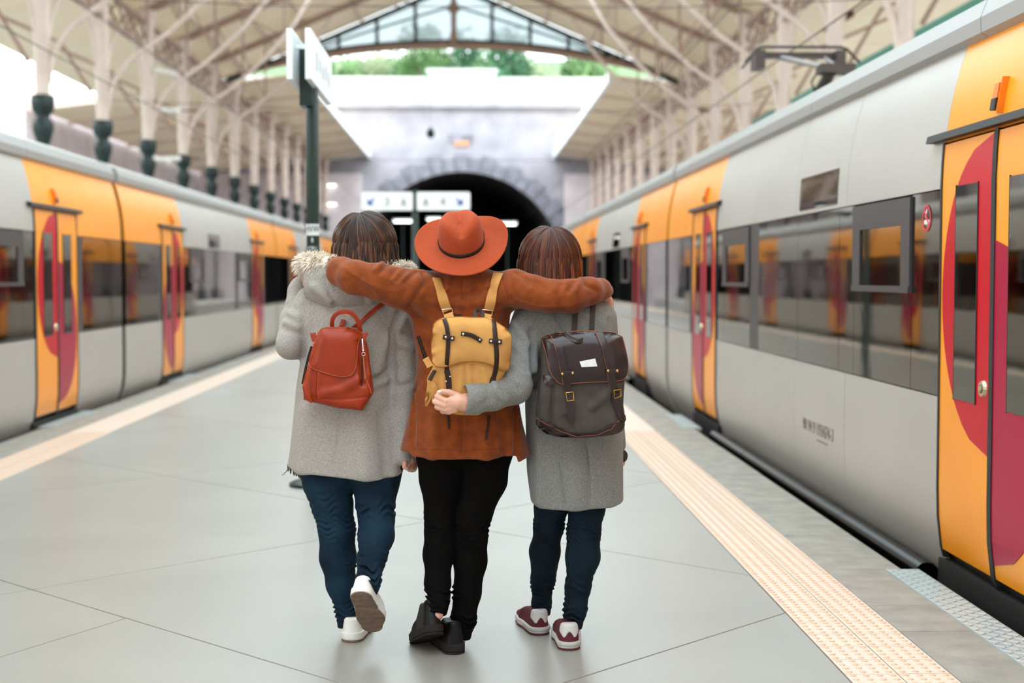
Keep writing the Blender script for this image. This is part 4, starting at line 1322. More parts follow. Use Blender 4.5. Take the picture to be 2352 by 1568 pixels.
def locks(parent, C, rad, pole, zend, n, m, azr, seed, flare=.25, name='hair', part=None, tone=(0.0, .5), wid=(.004, .009)):
    """hair as overlapping locks that leave the crown, follow the skull and hang down"""
    r = np.random.RandomState(seed)
    pole = Vector(pole).normalized()
    e1 = (Vector((0, -1, 0)) - pole * Vector((0, -1, 0)).dot(pole)).normalized(); e2 = e1.cross(pole)
    if e2.x < 0: e2 = -e2
    V, F, T = [], [], []
    for i in range(n):
        a = r.uniform(*azr)
        k = r.uniform(.93, 1.05)
        w = r.uniform(*wid)
        th0 = math.radians(r.uniform(1, 12) if r.rand() < .6 else r.uniform(12, 60))
        tw = r.uniform(-.12, .12)
        pts = []
        th = th0
        while th < math.radians(118):
            aa = a + tw * th
            d = pole * math.cos(th) + (e1 * math.cos(aa) + e2 * math.sin(aa)) * math.sin(th)
            p = Vector((C[0] + d.x * rad[0] * k, C[1] + d.y * rad[1] * k, C[2] + d.z * rad[2] * k))
            if p.z < C[2] - rad[2] * .12: break
            pts.append(p); th += math.radians(9)
        if len(pts) < 3: continue
        p = pts[-1]; out = Vector(((p.x - C[0]), (p.y - C[1]), 0)); out.normalize()
        ze = zend(p.x) + r.uniform(-.012, .01)
        steps = 8
        tang = pts[-1] - pts[-2]; hz = Vector((tang.x, tang.y, 0)) * .5
        ph = r.uniform(0, 6.28)
        for s in range(1, steps + 1):
            u = s / steps
            q = Vector((p.x, p.y, p.z + (ze - p.z) * u)) + out * (flare * abs(ze - p.z) * u * u) + hz * u
            q += out * (.006 * math.sin(3 * u + ph))
            if u > .8: q -= out * (.006 * (u - .8) / .2)
            pts.append(q)
        tn = tone[0] + (tone[1] - tone[0]) * (r.rand() ** 3.0)
        nn = len(pts); b0 = len(V)
        for j, p in enumerate(pts):
            t = (pts[min(j + 1, nn - 1)] - pts[max(j - 1, 0)]).normalized()
            nrm = Vector(((p.x - C[0]) / rad[0] ** 2, (p.y - C[1]) / rad[1] ** 2, max(p.z - C[2], 0) / rad[2] ** 2)).normalized()
            sd = t.cross(nrm).normalized(); nrm = sd.cross(t)
            u = j / (nn - 1)
            ww = w * (.45 + 1.1 * min(1, u * 3)) * (1 if u < .92 else max(.15, 1 - (u - .92) / .08 * .85))
            for (sx, hx) in ((-1, -.5), (-.5, .25), (0, .5), (.5, .25), (1, -.5)):
                V.append(tuple(p + sd * (ww * sx) + nrm * (ww * .7 * hx))); T.append(min(1, max(0, tn * (.55 + .6 * u))))
        for j in range(nn - 1):
            for c in range(4):
                F.append((b0 + j * 5 + c, b0 + j * 5 + c + 1, b0 + (j + 1) * 5 + c + 1, b0 + (j + 1) * 5 + c))
    o = mesh_obj(name, V, F, m, parent, True)
    at = o.data.attributes.new('tone', 'FLOAT', 'POINT'); at.data.foreach_set('value', np.array(T, dtype=np.float32))
    return o
def fur_tube(parent, path, dens, ln, name='fur_trim', seed=5):
    r = np.random.RandomState(seed); V, F = [], []
    core = MB(); core.tube([p for p, _ in path], [q * .75 for _, q in path], 10)
    V = [tuple(v) for v in core.v]; F = [tuple(f) for f in core.f]
    for (p0, r0), (p1, r1) in zip(path, path[1:]):
        t = (p1 - p0); L = t.length; t.normalize()
        u = t.orthogonal().normalized(); w = t.cross(u)
        for _ in range(int(dens * L * (r0 + r1))):
            s = r.rand(); a = r.uniform(0, 6.283)
            nrm = u * math.cos(a) + w * math.sin(a)
            rr = r0 + (r1 - r0) * s
            b = p0 + t * (L * s) + nrm * rr * .6
            l = ln * r.uniform(.6, 1.15)
            d = (nrm + t * r.uniform(-.45, .45) + Vector((r.uniform(-.3, .3), r.uniform(-.3, .3), r.uniform(-.5, .25)))).normalized()
            sd = d.orthogonal().normalized() * .0022; s2 = d.cross(sd)
            i = len(V)
            tip = b + d * l + Vector((0, 0, -.25 * l))
            mid = b + d * (l * .55)
            V.extend([tuple(b + sd), tuple(b - sd * .5 + s2 * .8), tuple(b - sd * .5 - s2 * .8), tuple(mid + sd * .7), tuple(mid - sd * .4 + s2 * .6), tuple(mid - sd * .4 - s2 * .6), tuple(tip)])
            F.extend([(i, i + 1, i + 4, i + 3), (i + 1, i + 2, i + 5, i + 4), (i + 2, i, i + 3, i + 5), (i + 3, i + 4, i + 6), (i + 4, i + 5, i + 6), (i + 5, i + 3, i + 6)])
    return mesh_obj(name, V, F, 'fur', parent, False)
def hand_mesh(chains, palm, h=.0024):
    pts = [p for ch in chains + [palm] for p, _ in ch]
    g = grid_for(pts, .03, h)
    d = chain(g, palm, .006)
    for ch in chains: d = smin(d, chain(g, ch, .002), .006)
    v, q = nets(g, d); return relax(v, q, 1), q
def body(parent, head, hr, spine, armL, armR, legL, legR, hands):
    """one continuous figure: head with a face, neck, trunk, limbs and hands"""
    allp = [head] + [p for c in (spine, armL, armR, legL, legR) for p, _ in c]
    g = grid_for(allp, .16, .009)
    d = chain(g, spine, .05)
    for c in (armL, armR): d = smin(d, chain(g, c), .03)
    for c in (legL, legR): d = smin(d, chain(g, c), .03)
    sk = ell(g, head, hr)
    f = head + Vector((0, hr[1] * .95, 0))
    sk = smin(sk, ell(g, head + Vector((0, hr[1] * .35, -hr[2] * .55)), (hr[0] * .72, hr[1] * .6, hr[2] * .55)), .03)
    sk = smin(sk, rc(g, f + Vector((0, .0, .0)), f + Vector((0, .022, -.035)), .009, .014), .012)          # nose
    for s in (-1, 1):
        sk = smin(sk, ell(g, head + Vector((s * hr[0] * .98, .005, -.01)), (.010, .02, .032)), .006)          # ears
        sk = smax(sk, -ell(g, f + Vector((s * .032, .012, .004)), (.017, .014, .011)), .01)                   # eye sockets
        sk = smin(sk, ell(g, f + Vector((s * .032, -.006, .003)), (.012, .012, .012)), .003)                  # eyes
    sk = smax(sk, -rc(g, f + Vector((-.022, .004, -.068)), f + Vector((.022, .004, -.068)), .004, .004), .006)  # mouth
    d = smin(d, sk, .03)
    v, q = nets(g, d); v = relax(v, q, 1)
    for (hv, hq) in hands:
        q = np.concatenate([q, hq + len(v)]); v = np.concatenate([v, hv])
    return mesh_obj('body', v, q, 'skin', parent, True)
def thin(ch, k): return [(p, max(r * k, .012)) for p, r in ch]

# ================================================================== woman on the left: grey hooded coat
YL = 5.50
pL = thing('person', (P(845, 1478, 5.46).x, YL, 0), 'leftmost woman with dark brown hair, pale grey fur-hooded coat and white sneakers', 'person', 'three friends walking arm in arm')
arm_ll = px_chain([(712, 690, 5.48, 36), (688, 740, 5.46, 37), (667, 790, 5.45, 33)])
fore_ll = px_chain([(667, 790, 5.45, 33), (672, 735, 5.52, 29), (686, 668, 5.58, 24), (690, 655, 5.59, 22)])
arm_lr = px_chain([(905, 700, 5.48, 40), (922, 780, 5.47, 36), (926, 870, 5.46, 31), (925, 960, 5.45, 27), (929, 1048, 5.43, 21)])
rowsL = [(628, 770, 860, YL, .06), (652, 735, 880, YL, .085), (672, 706, 908, YL, .105), (700, 697, 924, YL, .125), (760, 697, 920, YL, .135), (830, 694, 912, YL, .135), (900, 682, 912, YL, .14), (960, 674, 916, YL, .15), (1040, 666, 921, YL, .158), (1100, 654, 925, YL, .162)]
rg = ringspx(rowsL)
g = Gd((P(630, 800, 5.4).x, 5.28, P(800, 1105, YL).z), (P(965, 800, 5.5).x, 5.70, P(800, 610, YL).z), .005)
dB = rings(g, rg, 2.3)
d = smin(dB, chain(g, arm_ll, .02), .03)
d = smin(d, chain(g, fore_ll, .02), .012)
d = smin(d, chain(g, arm_lr, .02), .018)
hemz = np.interp(g.x[:, 0, 0], [P(652, 1064, YL).x, P(700, 1076, YL).x, P(800, 1087, YL).x, P(880, 1092, YL).x, P(925, 1084, YL).x], [P(652, 1066, YL).z, P(700, 1077, YL).z, P(800, 1087, YL).z, P(880, 1091, YL).z, P(925, 1085, YL).z]).astype(np.float32)[:, None, None]
xr_ = P(905, 1060, YL).x
d = np.where(g.x < xr_ + .0, smax(d, hemz - g.z, .008), smax(d, np.minimum(hemz, P(925, 1056, 5.43).z) - g.z, .006))
shell = np.maximum(dB + .034, g.z - (hemz + .06)); d = np.maximum(d, -shell)
W = lambda a, b, Y=5.36: P(a, b, Y)
fl = [([W(922, 712, 5.38), W(900, 770, 5.37), W(897, 830, 5.37), W(903, 880, 5.38)], .012, -.016),
      ([W(700, 700, 5.40), W(697, 760, 5.38), W(698, 822, 5.38)], .010, -.012),
      ([W(925, 735, 5.40), W(880, 800, 5.36), W(862, 850, 5.36)], .022, .008), ([W(862, 868, 5.35), W(905, 846, 5.38)], .010, -.010), ([W(855, 885, 5.35), W(900, 868, 5.37)], .014, .007),
      ([W(706, 640, 5.42), W(735, 692, 5.38), W(790, 722, 5.36), W(850, 714, 5.37)], .012, -.006),
      ([W(930, 760, 5.42), W(955, 775, 5.44)], .012, -.006), ([W(920, 790, 5.42), W(950, 800, 5.44)], .012, .005), ([W(918, 890, 5.42), W(945, 880, 5.44)], .012, -.005),
      ([W(655, 700, 5.5), W(690, 715, 5.5)], .010, -.007), ([W(650, 725, 5.5), W(688, 742, 5.5)], .010, -.006), ([W(645, 752, 5.5), W(690, 770, 5.43)], .012, -.005),
      ([W(787, 940, 5.36), W(778, 1010, 5.34), W(766, 1085, 5.33)], .006, -.003),
      ([W(830, 950, 5.35), W(838, 1085, 5.33)], .035, .006), ([W(700, 950, 5.37), W(690, 1075, 5.36)], .03, .006), ([W(880, 950, 5.36), W(888, 1085, 5.35)], .025, -.006)]
d = folds(g, d, fl) - wob(g, 16, .004, 3)
coatL = sdf_obj('coat', g, d, 'wool_l', pL, 2)
bvL = bvh_of(coatL)
# hood lying on the back
g = Gd((P(690, 700, 5.3).x, 5.24, P(800, 735, 5.3).z), (P(935, 700, 5.4).x, 5.56, P(800, 592, 5.4).z), .0045)
hd = P(795, 645, 5.42)
d = ell(g, P(798, 640, 5.45), (R(104, 5.4), .125, R(82, 5.4)))
d = smin(d, ell(g, P(720, 655, 5.46), (R(28, 5.4), .07, R(32, 5.4))), .04)
d = smax(d, g.z - P(800, 612, 5.4).z, .02)
d = smax(d, -ell(g, P(815, 585, 5.50), (R(78, 5.4), .13, R(62, 5.4))), .02)
fl = [([P(745, 640, 5.35), P(768, 700, 5.33), P(800, 722, 5.33)], .008, -.006), ([P(768, 650, 5.33), P(771, 712, 5.32)], .004, -.003), ([P(830, 640, 5.33), P(838, 700, 5.33)], .004, -.003),
      ([P(722, 660, 5.38), P(760, 690, 5.34)], .016, .008), ([P(850, 690, 5.33), P(890, 660, 5.36)], .016, .006)]
d = folds(g, d, fl) - wob(g, 22, .004, 8)
hood = sdf_obj('hood', g, d, 'wool_l', coatL, 2)
fpath = [(P(716, 604, 5.60), .032), (P(700, 607, 5.53), .038), (P(703, 606, 5.46), .042), (P(722, 604, 5.415), .046), (P(750, 607, 5.39), .044), (P(785, 622, 5.375), .036), (P(830, 634, 5.37), .03), (P(880, 622, 5.40), .030), (P(912, 616, 5.44), .028), (P(938, 622, 5.50), .024), (P(930, 615, 5.58), .022)]
tag(fur_tube(coatL, fpath, 95000, .034), 'cream faux fur hood trim', kind='stuff')
# jeans
LL = [(752, 1075, 5.50, 57), (752, 1110, 5.50, 53), (763, 1155, 5.50, 47), (774, 1215, 5.50, 40.5), (776, 1280, 5.52, 40), (783, 1340, 5.53, 32), (797, 1400, 5.53, 26.5), (803, 1436, 5.53, 27)]
LR = [(865, 1075, 5.50, 55), (864, 1110, 5.49, 51), (861, 1155, 5.47, 44), (864, 1190, 5.45, 41), (863, 1230, 5.40, 41), (853, 1285, 5.31, 32), (846, 1332, 5.24, 28), (842, 1356, 5.20, 28)]
legs(pL, LL, LR,
     [(752, 1060, 5.5, 58), (865, 1060, 5.5, 56)], 'denim_l',
     [(1205, 774, 5.49, .0045, .022, .05, .12), (1410, 800, 5.46, .006, .02, .04, .1), (1150, 762, 5.49, .003, .03, .05, -.2), (1170, 862, 5.42, .006, .03, .03, -.3), (1300, 850, 5.22, .006, .026, .035, .35), (1340, 843, 5.15, .006, .02, .025, .3)], seed=4)
ST_W = dict(upper='canvas_white', mid='canvas_white', out='gum', sole=.034, tread=.006, grooves=True)
h0 = G(806, 1476)
shoe(pL, (h0.x, h0.y - .0, 0), (.06, 1, 0), (0, 0, 1), ST_W, 'sneaker', 1.12, .082)
hp = P(824, 1360, 5.12)
shoe(pL, hp, (.17, .70, -.72), (0.05, .72, .70), ST_W, 'sneaker', 1.06, .082)
# fringe of a scarf below the hem
mb = MB(); rr = random.Random(4)
for k in range(16):
    a = P(662 + k * 1.9, 1066 + k * .8, 5.47); b = P(662 + k * 1.9 + rr.uniform(-2, 3), 1084 + k * 1.1 + rr.uniform(-3, 3), 5.46)
    mb.tube([a, a.lerp(b, .5) + Vector((rr.uniform(-.002, .002), 0, 0)), b], [.0035, .003, .0012], 4)
mb.tube([P(664, 1072, 5.46), P(658, 1082, 5.45), P(650, 1090, 5.44), P(646, 1090, 5.44)], [.003, .002, .0015, .001], 4)
M['scarf'] = mat('taupe_knit', srgb(112, 98, 84), 0.95, var=0.3, scale=200)
tag(mb.build('scarf_fringe', 'scarf', pL), 'taupe scarf fringe below the hem', kind='stuff')
# hair
Ch = P(838, 556, 5.49)
g = Gd((Ch.x - .16, 5.34, Ch.z - .13), (Ch.x + .18, 5.64, Ch.z + .16), .005)
d = smin(ell(g, Ch, (.103, .105, .105)), rc(g, Ch + Vector((0, .02, 0)), P(845, 605, 5.50), .09, .088), .05)
cap = sdf_obj('hair', g, d, M['hair_l'], pL, 2)
cap.data.attributes.new('tone', 'FLOAT', 'POINT')
zb0 = P(840, 622, 5.42).z
locks(cap, Ch, (.117, .119, .117), (-.13, -.42, .9), lambda x: zb0 - .012, 900, M['hair_l'], (-2.4, 2.4), 21, .16, 'hair_lock_mass', tone=(.05, .6), wid=(.0025, .006))
xe = P(900, 560, 5.45).x
# hands and body
hand1 = hand_mesh([px_chain([(934, 1055, 5.42, 6), (930, 1063, 5.40, 5.5), (929, 1072, 5.40, 5), (935, 1076, 5.40, 4.5)]), px_chain([(938, 1062, 5.42, 6.5), (938, 1074, 5.41, 5.5), (940, 1079, 5.43, 5)]),
                   px_chain([(943, 1062, 5.43, 6.5), (945, 1075, 5.42, 5.5), (946, 1080, 5.44, 5)]), px_chain([(948, 1060, 5.44, 6.5), (951, 1073, 5.43, 5.5), (951, 1079, 5.45, 5)]), px_chain([(952, 1058, 5.45, 5.5), (955, 1069, 5.44, 5), (954, 1076, 5.46, 4.5)])],
                  px_chain([(931, 1030, 5.43, 14), (939, 1046, 5.43, 12), (944, 1056, 5.43, 11)]))
hand2 = hand_mesh([px_chain([(692, 652, 5.58, 6), (699, 642, 5.56, 5.5), (704, 645, 5.55, 5)]), px_chain([(690, 648, 5.60, 6), (698, 636, 5.58, 5.5), (704, 638, 5.57, 5)]), px_chain([(688, 645, 5.62, 6), (696, 631, 5.60, 5.5), (702, 632, 5.59, 5)]),
                   px_chain([(687, 643, 5.64, 5.5), (694, 627, 5.62, 5), (700, 628, 5.61, 4.5)]), px_chain([(694, 656, 5.57, 6.5), (703, 652, 5.55, 5.5)])], px_chain([(684, 672, 5.58, 14), (689, 655, 5.60, 13)]))
body(pL, P(840, 560, 5.52), (.078, .095, .112), [(P(840, 610, 5.50), .05), (P(838, 650, 5.50), .055), (P(812, 720, 5.50), .11), (P(806, 880, 5.51), .105), (P(806, 1040, 5.51), .12)],
     thin(arm_ll, .6) + thin(fore_ll, .55)[1:], thin(arm_lr, .55), thin(px_chain(LL), .62) + [(P(806, 1458, 5.56), .026)], thin(px_chain(LR), .62), [hand1, hand2])

# ================================================================== woman in the middle: rust suede jacket and hat
YM = 5.38
pM = thing('person', (P(1050, 1505, 5.29).x, YM, 0), 'middle woman in rust suede jacket and black trousers, arms around both friends', 'person', 'three friends walking arm in arm')
arm_ml = px_chain([(1010, 672, 5.35, 44), (955, 668, 5.31, 46), (912, 660, 5.28, 43), (870, 647, 5.265, 42), (815, 638, 5.27, 39), (785, 624, 5.32, 33), (766, 616, 5.40, 27), (757, 619, 5.48, 23)])
arm_mr = px_chain([(1120, 668, 5.35, 44), (1180, 663, 5.31, 44), (1225, 672, 5.27, 40), (1265, 680, 5.255, 38), (1310, 680, 5.255, 37), (1352, 668, 5.30, 31), (1378, 664, 5.37, 25), (1392, 668, 5.41, 19)])
rowsM = [(612, 1030, 1100, YM, .05), (632, 1003, 1135, YM, .075), (652, 978, 1156, YM, .10), (700, 948, 1178, YM, .115), (760, 952, 1172, YM, .12), (830, 964, 1172, YM, .118), (900, 952, 1185, YM, .13), (960, 938, 1197, YM, .145), (1050, 912, 1222, YM, .165)]
g = Gd((P(748, 660, 5.3).x, 5.16, P(1050, 1066, YM).z), (P(1412, 660, 5.4).x, 5.60, P(1050, 588, YM).z), .006)
dB = rings(g, ringspx(rowsM), 2.3)
d = smin(dB, chain(g, arm_ml, .02), .045)
d = smin(d, chain(g, arm_mr, .02), .045)
hemz = np.interp(g.x[:, 0, 0], [P(897, 1032, YM).x, P(944, 1034, YM).x, P(946, 1042, YM).x, P(1060, 1044, YM).x, P(1184, 1040, YM).x, P(1187, 1055, YM).x, P(1228, 1042, YM).x], [P(900, q, YM).z for q in (1032, 1033, 1041, 1043, 1039, 1054, 1044)]).astype(np.float32)[:, None, None]
d = smax(d, hemz - g.z, .006)
shell = np.maximum(dB + .034, g.z - (hemz + .06)); d = np.maximum(d, -shell)
W = lambda a, b, Y=5.25: P(a, b, Y)
fl = [([W(950, 790, 5.30), W(952, 900, 5.28), W(946, 1048, 5.25)], .008, -.022), ([W(1180, 870, 5.3), W(1184, 960, 5.27), W(1186, 1060, 5.25)], .008, -.022),
      ([W(968, 625, 5.27), W(975, 650, 5.25), W(945, 690, 5.24), W(932, 706, 5.24)], .007, -.007), ([W(1150, 622, 5.28), W(1158, 660, 5.25), W(1172, 690, 5.24)], .007, -.008),
      ([W(985, 640, 5.25), W(1000, 672, 5.25), W(1030, 690, 5.25)], .014, .007), ([W(985, 690, 5.25), W(1060, 700, 5.24), W(1140, 690, 5.25)], .012, .006), ([W(1000, 668, 5.25), W(1060, 678, 5.25), W(1130, 664, 5.25)], .010, -.006),
      ([W(1085, 650, 5.27), W(1075, 690, 5.25)], .010, .006), ([W(1030, 640, 5.28), W(1022, 680, 5.26)], .010, .005), ([W(1120, 660, 5.27), W(1100, 700, 5.25)], .010, .006),
      ([W(940, 705, 5.24), W(985, 760, 5.25), W(995, 800, 5.26)], .02, -.007), ([W(1170, 712, 5.24), W(1150, 760, 5.25)], .02, -.006), ([W(930, 716, 5.25), W(945, 770, 5.27)], .014, .006),
      ([W(1060, 640, 5.28), W(1061, 730, 5.25)], .004, -.003), ([W(1059, 950, 5.24), W(1060, 1042, 5.22)], .005, -.003),
      ([W(1000, 950, 5.24), W(992, 1045, 5.22)], .02, .007), ([W(1110, 960, 5.24), W(1118, 1045, 5.22)], .022, .007), ([W(1150, 950, 5.25), W(1160, 1045, 5.22)], .015, -.006), ([W(920, 900, 5.3), W(915, 1035, 5.26)], .012, .006),
      # sleeve wrinkles
      ([W(955, 625, 5.28), W(930, 650, 5.23)], .007, -.008), ([W(935, 617, 5.26), W(912, 645, 5.22)], .007, -.007), ([W(915, 612, 5.25), W(898, 636, 5.22)], .006, -.006), ([W(892, 606, 5.25), W(872, 625, 5.22)], .007, -.009), ([W(878, 604, 5.25), W(862, 620, 5.22)], .008, .009),
      ([W(772, 606, 5.34), W(800, 622, 5.24), W(850, 655, 5.19), W(900, 668, 5.19), W(958, 658, 5.22)], .004, .004),
      ([W(800, 650, 5.24), W(850, 675, 5.22)], .02, -.004), ([W(930, 690, 5.24), W(960, 640, 5.24)], .010, .005),
      ([W(1185, 625, 5.28), W(1215, 652, 5.22)], .007, -.008), ([W(1205, 636, 5.25), W(1232, 660, 5.21)], .007, -.007), ([W(1230, 645, 5.24), W(1255, 665, 5.20)], .007, -.006), ([W(1318, 648, 5.24), W(1305, 668, 5.20)], .008, -.009), ([W(1335, 640, 5.26), W(1322, 668, 5.21)], .008, .008), ([W(1290, 652, 5.23), W(1282, 672, 5.2)], .008, -.005),
      ([W(1185, 690, 5.23), W(1240, 706, 5.19), W(1310, 702, 5.19), W(1365, 682, 5.26)], .004, .004), ([W(1345, 655, 5.26), W(1372, 668, 5.33)], .008, -.005)]
d = folds(g, d, fl) - wob(g, 20, .004, 13) - wob(g, 48, .0015, 14)
jacket = sdf_obj('jacket', g, d, 'suede', pM, 1)
bvM = bvh_of(jacket)
seam([(1062, 638), (1061, 730)], bvM, 'suede_seam', jacket, 1.0)
seam([(970, 630), (972, 655), (945, 692), (930, 712)], bvM, 'suede_seam', jacket, 1.2)
seam([(1152, 626), (1160, 664), (1176, 700)], bvM, 'suede_seam', jacket, 1.2)
seam([(1061, 955), (1061, 1040)], bvM, 'suede_seam', jacket, 1.0)
seam([(948, 1030), (1060, 1034), (1182, 1030)], bvM, 'suede_seam', jacket, .7)
ML = [(1012, 1030, 5.38, 58), (1012, 1100, 5.38, 49), (1011, 1180, 5.38, 35), (1011, 1215, 5.37, 33.5), (1007, 1275, 5.36, 34.5), (1006, 1340, 5.32, 29), (1007, 1385, 5.28, 24), (1004, 1412, 5.26, 24)]
MR = [(1115, 1030, 5.38, 62), (1112, 1100, 5.38, 52), (1088, 1180, 5.37, 42), (1083, 1230, 5.37, 36), (1080, 1290, 5.38, 38), (1073, 1360, 5.37, 31), (1064, 1420, 5.36, 28), (1056, 1466, 5.355, 26)]
legs(pM, ML, MR,
     [(1020, 1010, 5.38, 62), (1108, 1010, 5.38, 66)], 'black_denim',
     [(1200, 1011, 5.37, .003, .02, .04, .1), (1215, 1085, 5.36, .004, .02, .05, .12), (1370, 1006, 5.3, .006, .022, .03, .15), (1430, 1062, 5.33, .006, .022, .03, .15)], name='trousers', seed=9)
ST_B = dict(upper='boot', mid='bootsole', out='bootsole', sole=.036, tread=.008)
h1 = G(1050, 1504)
shoe(pM, (h1.x, h1.y, 0), (-.30, .95, 0), (0, 0, 1), ST_B, 'ankle_boot', 1.08, .112)
hp = P(1001, 1456, 5.20)
shoe(pM, (hp.x, hp.y, hp.z), (-.26, .89, -.36), (-.10, .36, .93), ST_B, 'ankle_boot', 1.06, .128)
hm = hand_mesh([px_chain([(1390, 672, 5.43, 7), (1399, 690, 5.45, 6.5), (1401, 706, 5.46, 5.5)]), px_chain([(1393, 672, 5.45, 7), (1402, 694, 5.47, 6.5), (1405, 714, 5.48, 5.5)]),
                px_chain([(1394, 672, 5.47, 7), (1403, 696, 5.49, 6.5), (1406, 717, 5.50, 5.5)]), px_chain([(1394, 672, 5.49, 6.5), (1402, 690, 5.51, 6), (1404, 706, 5.52, 5)]), px_chain([(1388, 676, 5.42, 7), (1388, 694, 5.44, 6)])],
               px_chain([(1374, 664, 5.40, 15), (1388, 668, 5.45, 13), (1391, 671, 5.48, 12)]))
hm2 = hand_mesh([px_chain([(752, 640, 5.57, 7), (750, 660, 5.62, 6), (749, 676, 5.645, 5)]), px_chain([(758, 640, 5.58, 7), (757, 662, 5.63, 6), (757, 680, 5.655, 5)]), px_chain([(764, 640, 5.58, 7), (764, 661, 5.63, 6), (765, 678, 5.655, 5)]), px_chain([(769, 638, 5.57, 6.5), (771, 656, 5.62, 5.5), (772, 670, 5.64, 5)]), px_chain([(748, 634, 5.55, 7), (742, 650, 5.59, 6)])],
                px_chain([(757, 618, 5.49, 14), (758, 630, 5.54, 14), (760, 638, 5.57, 13)]))
headM = P(1062, 562, 5.42)
body(pM, headM, (.078, .095, .115), [(P(1064, 610, 5.39), .05), (P(1064, 640, 5.38), .055), (P(1062, 720, 5.38), .095), (P(1066, 850, 5.39), .09), (P(1066, 1010, 5.39), .11)],
     thin(arm_ml, .55), thin(arm_mr, .55), thin(px_chain(ML), .62), thin(px_chain(MR), .62), [hm, hm2])
g = Gd((headM.x - .12, 5.28, headM.z - .14), (headM.x + .13, 5.55, headM.z + .13), .006)
M['hair_m'] = hair_mat('auburn_hair', srgb(64, 26, 20), srgb(120, 50, 30))
hmo = sdf_obj('hair', g, smin(ell(g, headM + Vector((0, -.015, 0)), (.09, .095, .115)), rc(g, headM + Vector((0, -.02, -.02)), headM + Vector((.02, -.02, -.10)), .075, .07), .04), M['hair_m'], pM, 2)
hmo.data.attributes.new('tone', 'FLOAT', 'POINT')

# hat
hat = thing('felt_hat', P(1061, 560, 5.35), 'rust orange wide-brimmed felt hat with a black band on the middle woman', 'hat')
Hc = P(1060, 559, 5.36)
rl = math.radians(7); tl = math.radians(38)
n_ = Vector((-math.sin(rl) * .6, -math.sin(tl), math.cos(tl))).normalized()
s_ = Vector((math.cos(rl), 0, math.sin(rl))); s_ = (s_ - n_ * s_.dot(n_)).normalized()
f_ = n_.cross(s_)
def HP(u, v, w): return Hc + s_ * u + f_ * v + n_ * w      # v > 0 away from the viewer
NS = 56
def crown(profile, th):
    rows = []
    for (k, hgt) in profile:
        row = []
        for i in range(NS):
            a = 2 * math.pi * i / NS
            u, v = math.cos(a), math.sin(a)
            pinch = 1 - .26 * max(0, v) * (max(hgt, 0) / .12) ** 1.5
            rx, ry = (.0855 + th) * k * pinch, (.098 + th) * k
            x, y = u * rx, v * ry
            hh = hgt + th
            if hgt > .06:
                hh -= .026 * math.exp(-(x / .030) ** 2) * ((hgt - .06) / .06) * (1 if k < .9 else .4) * (1.0 - .3 * v)
                hh += .006 * (-v)
            row.append(HP(x, y, hh))
        rows.append(row)
    return rows
prof = [(1.03, -.002), (1.0, .004), (.995, .025), (.98, .055), (.95, .085), (.89, .106), (.78, .120), (.6, .127), (.4, .127), (.2, .126), (.03, .125)]
mb = MB(); rows = crown(prof, 0); mb.quadgrid(rows, closed_u=True); mb.poly(rows[-1])
mb.build('crown', 'felt', hat, True)
mb = MB(); rows = []
def brim_w(a, t):
    u, v = math.cos(a), math.sin(a)
    return .004 + t * t * (.020 * abs(u) ** 1.5 - .018 * max(0, -v) + .010 * math.sin(3 * a + .6) + .008 * u)
def brim_row(t, dz):
    row = []
    for i in range(NS):
        a = 2 * math.pi * i / NS
        u, v = math.cos(a), math.sin(a)
        r1 = .168 + .008 * math.cos(2 * a + .4)
        r2 = .190 if v < 0 else .172
        x = u * (.086 + (r1 - .086) * t); y = v * (.099 + (r2 - .099) * t)
        row.append(HP(x, y, brim_w(a, t) + dz))
    return row
for t_ in (-.12, 0, .2, .4, .6, .8, .95, 1.0): rows.append(brim_row(t_, .002))
rows.append(brim_row(1.012, .0))
for t_ in (1.0, .95, .8, .6, .4, .2, 0, -.12): rows.append(brim_row(t_, -.002))
mb.quadgrid(rows, closed_u=True, closed_v=True); fix_normals(mb.build('brim', 'felt', hat, True))
mb = MB(); rows = crown([(1.012, .003), (1.02, .004), (1.02, .020), (1.012, .021)], .0005); mb.quadgrid(rows, closed_u=True); mb.build('hat_band', 'hatband', hat, True)

# ================================================================== woman on the right: mid grey coat
YR = 5.42
pR = thing('person', (P(1290, 1495, 5.34).x, YR, 0), 'rightmost woman with chestnut hair, long grey coat, jeans and burgundy running shoes', 'person', 'three friends walking arm in arm')
arm_rl = px_chain([(1225, 725, 5.40, 44), (1198, 790, 5.34, 42), (1192, 850, 5.25, 42), (1180, 888, 5.17, 40), (1130, 908, 5.10, 36), (1090, 916, 5.07, 34), (1066, 916, 5.06, 34)])
rowsR = [(655, 1240, 1320, YR, .06), (678, 1215, 1370, YR, .095), (700, 1196, 1396, YR, .115), (730, 1182, 1409, YR, .125), (790, 1192, 1413, YR, .13), (860, 1208, 1420, YR, .13), (930, 1206, 1427, YR, .135), (1000, 1207, 1432, YR, .14), (1080, 1209, 1433, YR, .145), (1175, 1222, 1432, YR, .145)]
g = Gd((P(1050, 900, 5.05).x, 4.98, P(1300, 1175, YR).z), (P(1448, 900, 5.4).x, 5.60, P(1300, 640, YR).z), .0058)
dB = rings(g, ringspx(rowsR), 2.4)
sl = chain(g, arm_rl, .015)
e, p0 = arm_rl[-1][0], arm_rl[-2][0]
nn = (e - p0).normalized(); cut = (g.x - e.x) * nn.x + (g.y - e.y) * nn.y + (g.z - e.z) * nn.z
sl = smax(sl, cut, .004)
inner = np.maximum(chain(g, [(p, r - .008) for p, r in arm_rl[-2:]]), -(cut + .022)); sl = np.maximum(sl, -inner)
arm_rr = px_chain([(1378, 730, 5.44, 36), (1396, 850, 5.50, 32), (1405, 950, 5.55, 28), (1414, 1020, 5.56, 24)])
d = smin(dB, chain(g, arm_rr, .02), .03)
